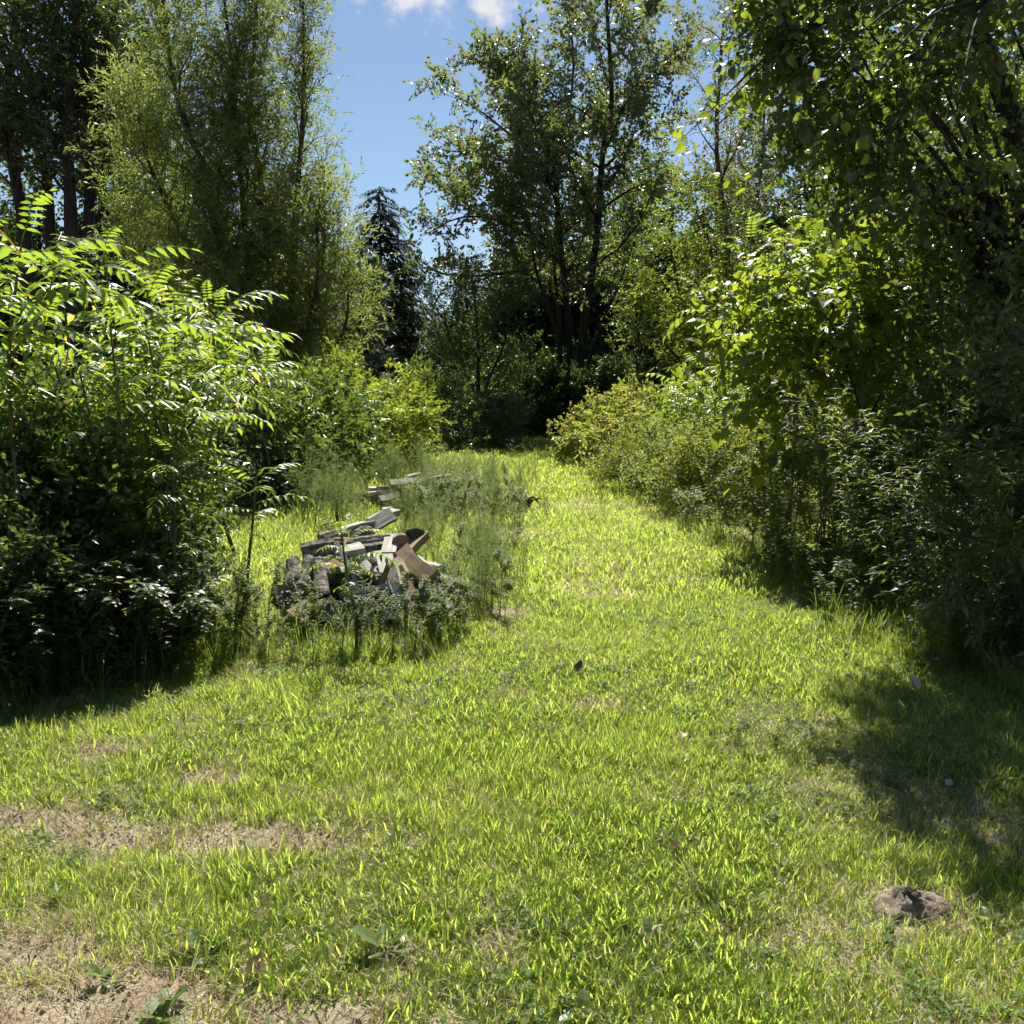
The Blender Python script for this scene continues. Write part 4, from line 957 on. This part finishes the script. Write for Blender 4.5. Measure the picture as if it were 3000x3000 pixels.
def weed_bed(name, label, cat, group, meshes, spots, rg, s0=.8, s1=1.2):
    for i, (x, y) in enumerate(spots):
        st, fo = meshes[i % len(meshes)]; root = thing(name, label if isinstance(label, str) else label[i], cat, (x, y, float(ground_z(x, y))), rg.uniform(0, 6.28), group)
        s = rg.uniform(s0, s1); root.scale = (s, s, s*rg.uniform(.9, 1.12))
        link('stem', st, root); tag(link('foliage', fo, root), None, None, kind='stuff')

def build_weeds():
    rg = np.random.default_rng(81)
    # right edge of the lawn in the picture, foot line of the weeds
    edge = np.array([gp(*q)[:2] for q in [(1715, 1375), (1830, 1440), (2000, 1530), (2150, 1640), (2300, 1720), (2450, 1790), (2750, 1950), (3050, 2020)]])
    def behind(n, dmin, dmax, t0, t1):
        out = []
        for i in range(n):
            t = rg.uniform(t0, t1)*(len(edge)-1); a = int(min(t, len(edge)-2)); p = edge[a] + (edge[a+1]-edge[a])*(t-a)
            d = edge[a+1]-edge[a]; nrm = np.array([-d[1], d[0]]); nrm = nrm/np.linalg.norm(nrm); nrm = nrm if nrm[0] > 0 else -nrm
            out.append(p + nrm*rg.uniform(dmin, dmax) + rg.normal(0, .06, 2))
        return out
    gold = [weed_mesh(1800+i, rg.uniform(1.0, 1.4), 62, .105, .02, 'lance', 'weed_leaf', rg.uniform(.15, .5), 2, .1, .5) for i in range(7)]
    low = [weed_mesh(1820+i, rg.uniform(.4, .65), 34, .075, .024, 'lance', 'weed_leaf', .3, 3, .08, .4) for i in range(5)]
    weed_bed('goldenrod', 'tall leafy goldenrod stem in the dense stand along the right lawn edge', 'goldenrod', 'goldenrod stems along the right lawn edge', gold, behind(150, .12, 1.9, .36, 1.0), rg, .7, 1.1)
    weed_bed('leafy_weed', 'short leafy weed at the foot of the right goldenrod stand', 'weed', 'short weeds along the right lawn edge', low, behind(60, -.12, .3, .3, 1.0), rg, .55, 1.0)
    weed_bed('goldenrod', 'goldenrod stem in the pale sunlit bank right of the path', 'goldenrod', 'goldenrod stems on the sunlit right bank', [weed_mesh(1840+i, rg.uniform(.8, 1.15), 60, .09, .022, 'lance', 'yellow_leaf' if i % 3 == 0 else 'weed_leaf', .3, 4, .08, .4) for i in range(6)], behind(85, .1, 2.2, 0, .42), rg, .7, 1.15)
    # dark broad-leaved weeds at the left foot
    broad = [weed_mesh(1860+i, rg.uniform(.45, .75), 26, .10, .055, 'ovate', 'shade_leaf', .25, 3, .15, .4) for i in range(6)]
    sp = []
    for i in range(110):
        px = rg.uniform(-120, 560); py = 2095 - max(0, px)*.20 - abs(rg.normal(0, 80)); g = gp(px, py); sp.append(g[:2])
    weed_bed('broadleaf_weed', 'dark broad leaved weed in the shade at the foot of the left thicket', 'weed', 'broad leaved weeds at the left thicket foot', broad, sp, rg, .45, .95)
    # small-leaved weeds in and before the woodpile
    fine = [weed_mesh(1880+i, rg.uniform(.35, .6), 34, .05, .018, 'lance', 'weed_leaf', .35, 6, .08, .4) for i in range(6)]
    sp = []
    for i in range(90):
        px = rg.uniform(560, 1370); py = rg.uniform(1815, 1935) - max(0, px-1150)*.10; sp.append(gp(px, py)[:2])
    weed_bed('small_leaved_weed', 'small leaved bushy weed growing round the front of the near woodpile', 'weed', 'weeds round the near woodpile', fine, sp, rg, .4, .75)
    sp = [gp(rg.uniform(430, 860), rg.uniform(1740, 1960))[:2] for i in range(46)]
    weed_bed('small_leaved_weed', 'small leaved weed in the sunlit patch between left thicket and near woodpile', 'weed', 'weeds left of the near woodpile', fine, sp, rg, .4, .85)
    sp = [gp(rg.uniform(1290, 1480) + (1850-q)*.2, q)[:2] for q in rg.uniform(1560, 1850, 44)]
    weed_bed('small_leaved_weed', 'small leaved weed in the strip right of the near woodpile', 'weed', 'weeds right of the near woodpile', fine, sp, rg, .35, .7)
    sp = [gp(rg.uniform(1180, 1540), rg.uniform(1480, 1570))[:2] for i in range(46)]
    weed_bed('small_leaved_weed', 'bushy small leaved weed at the front of the far woodpile', 'weed', 'weeds round the far woodpile', fine, sp, rg, .6, 1.0)
    wand = [weed_mesh(1895+i, 1.6, 44, .07, .02, 'lance', 'yellow_leaf', .08, 1, .3, .3) for i in range(2)]
    weed_bed('tall_wand_weed', ['tall upright weed with a leafy spike above the yellowing bank', 'shorter upright spike weed beside the tall one on the yellowing bank'], 'weed', None, wand, [(X(1750, 18.8), 18.8), (X(1850, 18), 18)], rg, 1.1, 1.2)

    # feathery weeds: fine filaments on thin upright stems
    def feather(seed, H, stems):
        r = np.random.default_rng(seed); s, f = Kit(), Kit()
        for q in range(stems):
            a = r.uniform(0, 6.28); ln = r.uniform(.1, .45); h = H*r.uniform(.7, 1.05); tip = np.array([math.cos(a)*ln*h, math.sin(a)*ln*h, h])
            P = smooth_path([(r.normal(0, .03), r.normal(0, .03), -.03), tip*np.array([.3, .3, .5]), tip], 5); tube(s, P[::2], np.linspace(.0055, .0016, len(P[::2])), 3)
            for j in range(14):
                t = .22 + .78*(j + r.uniform())/14; p, d = along(P, min(t, .999)); az = r.uniform(0, 6.28)
                B = path_from(p, np.array([math.cos(az), math.sin(az), .75]), h*.34*(1.15-t)*r.uniform(.6, 1.2) + .05, 4, .2, .12, r); tube(f, B, [.0018, .0016, .0014, .0012, .0008], 3, r.uniform())
                for m in range(10):
                    w, x = along(B, r.uniform(.12, 1)); e = x + r.normal(0, .75, 3); R = frames(e[None], UP)[0]
                    V, T = leaf(r.uniform(.03, .08), .0035, 'diamond', .1, .3); f.add(V @ R.T + w, T, r.uniform())
        return s.mesh('stem', 'stem', True), f.mesh('plume', 'feather')
    fm = [feather(1900+i, 1.0, 5) for i in range(6)]
    spots = []
    for i in range(68):
        spots.append((X(min(1600, rg.normal(1270, 160)), 1)*1, rg.uniform(11.8, 16.5)))
    spots = [(x*y, y) for x, y in spots]
    def feathers(label, group, spots, s0, s1):
        for i, (x, y) in enumerate(spots):
            st, fo = fm[i % 6]; root = thing('feathery_weed', label, 'weed', (x, y, float(ground_z(x, y))), rg.uniform(0, 6.28), group); s = rg.uniform(s0, s1); root.scale = (s, s, s*rg.uniform(.85, 1.1))
            link('stem', st, root); tag(link('plume', fo, root), None, None, kind='stuff')
    feathers('airy feathery green weed in the hazy stand over the far woodpile', 'feathery weeds over the far woodpile', spots, .45, .85)
    feathers('airy feathery weed at the right side of the near woodpile', 'feathery weeds right of the near woodpile', [(X(rg.normal(1385, 62), 1)*y, y) for y in rg.uniform(6.4, 9.2, 27)], .3, .62)
    feathers('airy feathery weed growing between the two woodpiles', 'feathery weeds between the woodpiles', [(X(rg.normal(1320, 110), 1)*y, y) for y in rg.uniform(8.8, 11.8, 27)], .34, .64)
    feathers('feathery weed at the dark edge left of the far woodpile', 'feathery weeds left of the far woodpile', [(X(rg.uniform(880, 1010), 1)*y, y) for y in rg.uniform(10.5, 14, 12)], .65, 1.0)
build_weeds()

# ------------------------------------------------------------------ grass
def blade_kit(seed, n, l0, l1, w0, w1, spread, arch, seg=2, rad=.03, flat=0.0):
    rg = np.random.default_rng(seed); k = Kit()
    for i in range(n):
        a = rg.uniform(0, 6.28); L = rg.uniform(l0, l1); w = rg.uniform(w0, w1); b = np.array([rg.normal(0, rad), rg.normal(0, rad), -.008])
        out = np.array([math.cos(a), math.sin(a), 0]); side = np.array([-math.sin(a), math.cos(a), 0]); ang = abs(rg.normal(0, spread)) + flat; bend = rg.uniform(.3, 1.3)*arch
        pts = [b]; 
        for s in range(seg+1):
            e = ang + bend*s/(seg+.5); pts.append(pts[-1] + (out*math.sin(e) + UP*max(math.cos(e), -.35))*L/(seg+1))
        if rg.uniform() < .5: side = unit(side + UP*rg.normal(0, .35))
        V = []
        for s, p in enumerate(pts[:-1]):
            ww = w*(.8 if s == 0 else 1.0 - .35*(s-1)/seg)*.5; V += [p - side*ww, p + side*ww]
        V.append(pts[-1]); T = []
        for s in range(len(pts)-2): q = 2*s; T += [(q, q+1, q+3), (q, q+3, q+2)]
        q = 2*(len(pts)-2); T.append((q, q+1, q+2)); k.add(V, T, rg.uniform())
    return k

def scatter(name, label, sources, P, rot, scl, idx):
    """One stuff object: tuft shapes instanced on its points."""
    ng = bpy.data.node_groups.new(name + '_scatter', 'GeometryNodeTree')
    ng.interface.new_socket('Geometry', in_out='INPUT', socket_type='NodeSocketGeometry'); ng.interface.new_socket('Geometry', in_out='OUTPUT', socket_type='NodeSocketGeometry')
    N, L = ng.nodes.new, ng.links.new
    gi, go = N('NodeGroupInput'), N('NodeGroupOutput'); iop = N('GeometryNodeInstanceOnPoints'); g2i = N('GeometryNodeGeometryToInstance')
    for me in reversed(sources):          # the first link ends up last
        o = bpy.data.objects.new('tuft', me); inf = N('GeometryNodeObjectInfo'); inf.inputs['Object'].default_value = o; inf.inputs['As Instance'].default_value = False
        L(inf.outputs['Geometry'], g2i.inputs[0])
    def attr(n, t):
        a = N('GeometryNodeInputNamedAttribute'); a.data_type = t; a.inputs['Name'].default_value = n; return next(s for s in a.outputs if s.enabled and s.name == 'Attribute')
    L(gi.outputs[0], iop.inputs['Points']); L(g2i.outputs[0], iop.inputs['Instance']); iop.inputs['Pick Instance'].default_value = True
    L(attr('idx', 'INT'), iop.inputs['Instance Index']); L(attr('rot', 'FLOAT_VECTOR'), iop.inputs['Rotation']); L(attr('scl', 'FLOAT'), iop.inputs['Scale'])
    L(iop.outputs[0], go.inputs[0])
    me = bpy.data.meshes.new(name); me.vertices.add(len(P)); me.vertices.foreach_set('co', np.ascontiguousarray(P, np.float32).ravel())
    a = me.attributes.new('rot', 'FLOAT_VECTOR', 'POINT'); a.data.foreach_set('vector', np.ascontiguousarray(rot, np.float32).ravel())
    a = me.attributes.new('scl', 'FLOAT', 'POINT'); a.data.foreach_set('value', np.ascontiguousarray(scl, np.float32))
    a = me.attributes.new('idx', 'INT', 'POINT'); a.data.foreach_set('value', np.ascontiguousarray(idx, np.int32))
    o = link(name, me); m = o.modifiers.new('scatter', 'NODES'); m.node_group = ng
    return tag(o, label, 'grass', kind='stuff')

BARE = [(80, 2400, .42, .13), (330, 2455, .26, .10), (760, 2450, .45, .13), (150, 2960, .45, .14), (420, 2900, .3, .12), (2190, 2745, .12, .06), (2670, 2665, .16, .10), (2235, 2880, .05, .03), (1150, 2830, .12, .06), (950, 2980, .25, .10),
        (60, 2760, .22, .12), (1480, 2770, .12, .06), (1750, 2080, .2, .10), (620, 2280, .2, .1), (1480, 1800, .2, .2), (300, 2200, .2, .1)]
def bareness(x, y):
    m = np.zeros_like(x)
    for px, py, rx, ry in BARE:
        g = gp(px, py); m = np.maximum(m, np.exp(-(((x-g[0])/rx)**2 + ((y-g[1])/ry)**2)))
    return m

def build_grass():
    rg = np.random.default_rng(91)
    lush = [blade_kit(2000+i, 20, .04, .085, .004, .007, .55, .9, 2, .034).mesh('tuft', 'grass') for i in range(4)]
    flat = [blade_kit(2006+i, 17, .035, .075, .005, .008, .5, .7, 2, .036, .45).mesh('tuft', 'grass') for i in range(3)]
    fine = [blade_kit(2010+i, 12, .05, .13, .0022, .0038, .4, .8, 2, .03).mesh('tuft', 'grass') for i in range(3)]
    dry = [blade_kit(2020+i, 12, .05, .12, .0018, .003, .4, .7, 2, .04, .7).mesh('tuft', 'dry_grass') for i in range(3)]
    def clover_kit(seed, n):
        r = np.random.default_rng(seed); k = Kit()
        for i in range(n):
            b = r.normal(0, .03, 3)*np.array([1, 1, 0]) + np.array([0, 0, r.uniform(.012, .035)]); a0 = r.uniform(0, 6.28)
            for q in range(3):
                a = a0 + q*2.09; R = frames(np.array([[math.cos(a), math.sin(a), r.normal(.1, .2)]]), UP)[0]; V, T = leaf(r.uniform(.009, .015), .011, 'simple', .3, .2); k.add(V @ R.T + b, T, r.uniform())
        return k
    under = [blade_kit(2080+i, 26, .015, .042, .0028, .005, .7, .8, 1, .055, .2).mesh('tuft', 'grass') for i in range(3)]
    clover = [clover_kit(2070+i, 9).mesh('tuft', 'clover') for i in range(3)]
    # wider patches for the middle distance and the far end
    def patch(seed, n, rad, k, w): return blade_kit(seed, n, .05*k, .095*k, w*.8, w*1.3, .55, .8, 1, rad).mesh('tuft', 'grass')
    mid = [patch(2040+i, 46, .11, 1.05, .009) for i in range(4)]; far = [patch(2050+i, 60, .24, 1.25, .015) for i in range(4)]
    dryp = [blade_kit(2060+i, 40, .06, .12, .004, .007, .4, .7, 1, .16, .7).mesh('tuft', 'dry_grass') for i in range(3)]
    P, idx, scl = [], [], []
    def band(y0, y1, dens, sc, wide=.62, which=None):
        n = int(dens*((y1*y1-y0*y0)*wide + 1.4*(y1-y0))); u = rg.uniform(0, 1, n); y = np.sqrt(y0*y0 + u*(y1*y1-y0*y0)); x = rg.uniform(-1, 1, n)*(wide*y + .7)
        b = bareness(x, y); cl = vnoise(x, y, .30, 7)*.6 + vnoise(x, y, 1.3, 8)*.4
        lawn = np.clip(1-b*1.5, 0, 1)*np.clip((cl-.05)*3.0, .5, 1)
        # the left foreground is thinner and drier
        thin = np.clip((-x + 1.0 - y*.12)*.3, 0, .35)*np.clip((5.5-y)/2, 0, 1)
        g = rg.uniform(0, 1, n) < lawn*(1-thin)
        fin = vnoise(x, y, .6, 9) + rg.normal(0, .2, n) > .62
        i = np.where(fin, rg.integers(7, 10, n), rg.integers(0, 7, n)) if which is None else rg.integers(which[0], which[1], n)
        P.append(np.stack([x, y, ground_z(x, y)], 1)[g]); idx.append(i[g]); scl.append((rg.uniform(.55, 1.15, n)*sc*(.42+.9*cl))[g])
        d = rg.uniform(0, 1, n) < (.20 + .45*thin + .35*np.clip(.5-cl, 0, 1) + .3*b*(b < .85))*.85
        xx, yy = x[d] + rg.normal(0, .03, d.sum()), y[d] + rg.normal(0, .03, d.sum())
        P.append(np.stack([xx, yy, ground_z(xx, yy)], 1)); idx.append(rg.integers(10, 13, d.sum()) if which is None else rg.integers(21, 24, d.sum())); scl.append(rg.uniform(.6, 1.1, d.sum())*sc)
    band(1.6, 4.4, 1400, 1.0); band(4.4, 7.2, 900, 1.1); band(7.2, 13, 90, 1.15, which=(13, 17)); band(13, 34, 22, 1.15, .5, (17, 21))
    n = 22000; y = np.sqrt(rg.uniform(1.6**2, 7.2**2, n)); x = rg.uniform(-1, 1, n)*(.62*y + .7); g = rg.uniform(0, 1, n) < 1-1.5*bareness(x, y)
    P.append(np.stack([x, y, ground_z(x, y)], 1)[g]); idx.append(rg.integers(27, 30, g.sum())); scl.append(rg.uniform(.8, 1.3, g.sum()))
    n = 3000; y = np.sqrt(rg.uniform(1.6**2, 7.0**2, n)); x = rg.uniform(-1, 1, n)*(.62*y + .7); g = (vnoise(x, y, .5, 12) > .5) & (bareness(x, y) < .5)
    P.append(np.stack([x, y, ground_z(x, y)], 1)[g]); idx.append(rg.integers(24, 27, g.sum())); scl.append(rg.uniform(.8, 1.5, g.sum()))
    P, idx, scl = np.concatenate(P), np.concatenate(idx), np.concatenate(scl); n = len(P)
    rot = np.stack([rg.normal(0, .15, n), rg.normal(0, .15, n), rg.uniform(0, 6.28, n)], 1)
    scatter('grass', 'short bright yellow green grass of the sunlit clearing', lush + flat + fine + dry + mid + far + dryp + clover + under, P, rot, scl, idx)
    # long grass at the edges
    tall = [blade_kit(2030+i, 9, .22, .46, .004, .007, .28, .9, 4, .03).mesh('tuft', 'tall_grass') for i in range(5)]
    Q = []
    for px0, px1, py0, py1, k in [(2350, 3050, 1800, 2060, 300), (0, 650, 1930, 2110, 170), (650, 1350, 1850, 1960, 130), (1900, 2400, 1500, 1790, 260), (850, 1350, 1480, 1560, 120), (700, 900, 1500, 1600, 60), (1600, 1900, 1330, 1480, 220)]:
        for j in range(k):
            px = rg.uniform(px0, px1); lo = py0 + (py1-py0)*rg.uniform(0, 1)
            if px > 2350: lo = 1800 + (px-2350)*.33 + rg.uniform(-90, 60)
            if px < 650: lo = 2085 - px*.2 + rg.uniform(-120, 20)
            if 1900 < px <= 2400: lo = 1490 + (px-1900)*.55 + rg.uniform(-60, 30)
            Q.append(gp(px, lo))
    Q = np.array(Q); Q[:, 2] = ground_z(Q[:, 0], Q[:, 1]); n = len(Q)
    scatter('tall_grass', 'long arching grass along the edges of the clearing', tall, Q, np.stack([rg.normal(0, .15, n), rg.normal(0, .15, n), rg.uniform(0, 6.28, n)], 1), rg.uniform(.35, .8, n), rg.integers(0, 5, n))
build_grass()

# ------------------------------------------------------------------ small things on the lawn
def build_details():
    rg = np.random.default_rng(95)
    # molehill: lumpy heap of soil with separate clods
    b = on_ground(2665, 2668); root = thing('dirt_mound', 'small crumbly mound of dark soil in the grass at lower right', 'mound', b)
    n, m = 14, 28; V, T = [(0, 0, .085)], []
    for i in range(1, n+1):
        for j in range(m):
            a = j*2*math.pi/m; r = i/n; rad = .155*(1 + .22*math.sin(a*2+1) + .12*math.sin(a*5)); x, y = math.cos(a)*r*rad*1.15, math.sin(a)*r*rad*.8
            z = .085*(1-r**1.6) + .03*math.exp(-((x+.06)**2+(y-.02)**2)/.0012) - .03*math.exp(-((x-.01)**2+(y)**2)/.001) + (rg.uniform(-.008, .008) if i < n else -.02); V.append((x, y, z))
    for j in range(m): T.append((0, 1+j, 1+(j+1) % m))
    for i in range(n-1):
        for j in range(m): a, c = 1+i*m+j, 1+i*m+(j+1) % m; T += [(a, a+m, c+m), (a, c+m, c)]
    root.scale = (.72, .72, .8)
    link('heap', mesh_of('heap', V, np.array(T), 'mound', smooth=True), root)
    def clod_mesh(seed, mat):
        r = np.random.default_rng(seed); V = unit(np.array([(x, y, z) for x in (-1, 0, 1) for y in (-1, 0, 1) for z in (-1, 0, 1) if abs(x)+abs(y)+abs(z) == 1 or abs(x)+abs(y)+abs(z) == 3], float))*r.uniform(.75, 1.15, (14, 1))
        import bmesh
        bm = bmesh.new(); [bm.verts.new(v) for v in V]; bmesh.ops.convex_hull(bm, input=bm.verts); me = bpy.data.meshes.new('clod'); bmesh.ops.triangulate(bm, faces=bm.faces); bm.to_mesh(me); bm.free(); me.materials.append(M[mat]); return me
    cm = [clod_mesh(30+i, 'mound') for i in range(5)]
    for i in range(70):
        a, r = rg.uniform(0, 6.28), abs(rg.normal(0, .55)); x, y = math.cos(a)*r*.15, math.sin(a)*r*.12; s = rg.uniform(.006, .017)
        o = link('clod', cm[i % 5], root, (x, y, max(0, .085*(1-min(1, r)**1.6)) + s*.3)); o.scale = (s*rg.uniform(.8, 1.3), s, s*.8); o.rotation_euler = tuple(rg.uniform(0, 6, 3))
    # pebbles and soil crumbs
    sm = [clod_mesh(40+i, 'stone') for i in range(3)]
    for i, (px, py, s, lab) in enumerate([(1948, 2772, .013, 'pinkish pebble at the left of the small pebble cluster'), (1968, 2780, .016, 'largest pinkish pebble of the small pebble cluster'), (1958, 2790, .011, 'pinkish pebble lowest in the small pebble cluster')]):
        o = link('pebble', sm[i]); o.location = on_ground(px, py) + np.array([0, 0, s*.6]); o.scale = (s, s*1.1, s*.8); tag(o, lab, 'pebble', 'pebbles in the lower right grass')
    # broad plantain rosettes
    spots = [(1130, 2790, .085, 7, 'largest plantain rosette low in the centre left grass'), (600, 2790, .06, 5, 'plantain rosette with one upright pale leaf in the lower left'), (500, 2930, .055, 5, 'plantain rosette near the bottom edge in the lower left'), (300, 2860, .05, 5, 'small plantain left of the dead leaf in the lower left'),
             (1890, 2760, .05, 5, 'plantain rosette left of the pebble cluster'), (2040, 2800, .05, 5, 'plantain rosette right of the pebble cluster'), (470, 2985, .06, 6, 'plantain cut by the bottom edge of the picture'), (2890, 2700, .055, 5, 'plantain rosette right of the soil mound'),
             (180, 2620, .05, 4, 'small plantain below the left sandy patch'), (950, 2740, .045, 5, 'plantain rosette left of the largest one'), (1700, 2985, .05, 5, 'plantain at the bottom edge right of centre'), (730, 2560, .045, 5, 'small plantain below the long sandy patch')]
    ml = []
    for i in range(4):
        r = np.random.default_rng(60+i); V, T = leaf(1, .62, 'blunt', .18, r.uniform(.1, .5)); k = Kit(); k.add(V*np.array([1, 1, 1]) + np.array([.3, 0, 0]), T, r.uniform()); tube(k, [(0, 0, 0), (.3, 0, 0)], .03, 3, .5); ml.append(k.mesh('leaf', 'plantain'))
    for px, py, s, nl, lab in spots:
        p = on_ground(px, py); root = thing('plantain', lab, 'weed', p, rg.uniform(0, 6.28), 'plantain rosettes in the lawn')
        for j in range(nl):
            o = link('leaf', ml[j % 4], root, (0, 0, .005)); a = j*2.4; sc = s*rg.uniform(.7, 1.15); o.scale = (sc, sc, sc); o.rotation_euler = (rg.normal(0, .3), -rg.uniform(.35, 1.0), a)
    # fallen leaves
    def dead(seed, mat):
        r = np.random.default_rng(seed); V, T = leaf(1, .7, 'ovate', r.uniform(.3, .8), r.uniform(-.6, .6)); k = Kit(); k.add(V, T, r.uniform()); tube(k, [(-.3, 0, .05), (0, 0, 0)], .015, 3, .3); return k.mesh('leaf', mat)
    db, dp = [dead(80+i, 'dead_leaf') for i in range(4)], [dead(90+i, 'pale_dead') for i in range(3)]
    F = [(1690, 2000, .075, 0, 'curled dark brown leaf lying on the bright grass in mid lawn'), (530, 2140, .055, 0, 'dark crumpled leaf left on the grass below the lone sapling'), (1450, 1995, .04, 0, 'small brown leaf left of the curled dark brown leaf'), (2000, 2168, .06, 1, 'pale bleached leaf on the lawn right of centre'),
         (1985, 2520, .05, 0, 'brown leaf in the grass right of centre'), (735, 2880, .075, 0, 'grey brown shrivelled leaf in the lower left grass'), (385, 2858, .05, 1, 'bleached scrap of leaf in the lower left grass'), (2115, 2745, .045, 1, 'pale leaf scrap at the rim of the small hole'), (70, 2398, .03, 0, 'dark bit of leaf on the left sandy patch'),
         (1910, 2765, .04, 1, 'pale leaf beside the pebble cluster'), (2470, 2390, .05, 1, 'pale dead leaf in the shaded grass at right'), (2770, 2330, .05, 1, 'pale leaf in the shade near the right edge'), (2100, 1830, .05, 0, 'brown leaf near the path side weeds'), (1990, 1870, .05, 0, 'brown leaf in the middle of the path'),
         (2690, 2040, .09, 1, 'pale bark like leaf under the right weeds')]
    for i, (px, py, s, kd, lab) in enumerate(F):
        o = link('fallen_leaf', (dp if kd else db)[i % (3 if kd else 4)]); o.location = on_ground(px, py) + np.array([0, 0, .035]); o.scale = (s, s, s); o.rotation_euler = (rg.normal(0, .5), rg.normal(0, .4), rg.uniform(0, 6.28)); tag(o, lab, 'fallen leaf', 'fallen leaves on the lawn')
build_details()

# ------------------------------------------------------------------ loose soil crumbs and bits of straw on the bare places
def build_crumbs():
    rg = np.random.default_rng(99)
    def crumb(seed):
        r = np.random.default_rng(seed); k = Kit()
        for q in range(5):
            V = np.array([(1, 0, 0), (-1, 0, 0), (0, 1, 0), (0, -1, 0), (0, 0, 1), (0, 0, -1)], float)*r.uniform(.6, 1.2, (6, 1))*r.uniform(.002, .007) + r.normal(0, .018, 3)*np.array([1, 1, 0]) + np.array([0, 0, .002])
            k.add(V, [(0, 2, 4), (2, 1, 4), (1, 3, 4), (3, 0, 4), (2, 0, 5), (1, 2, 5), (3, 1, 5), (0, 3, 5)], r.uniform())
        return k.mesh('crumb', 'mound' if seed % 2 else 'ground')
    src = [crumb(i) for i in range(4)]
    n = 16000; y = np.sqrt(rg.uniform(1.6**2, 6.5**2, n)); x = rg.uniform(-1, 1, n)*(.62*y + .7)
    g = rg.uniform(0, 1, n) < .12 + .8*bareness(x, y); x, y = x[g], y[g]; n = len(x)
    o = scatter('soil_crumbs', 'loose crumbs of sandy soil on the bare patches of the lawn', src, np.stack([x, y, ground_z(x, y)], 1), np.stack([np.zeros(n), np.zeros(n), rg.uniform(0, 6.28, n)], 1), rg.uniform(.6, 1.6, n), rg.integers(0, 4, n))
    o['category'] = 'soil'
build_crumbs()
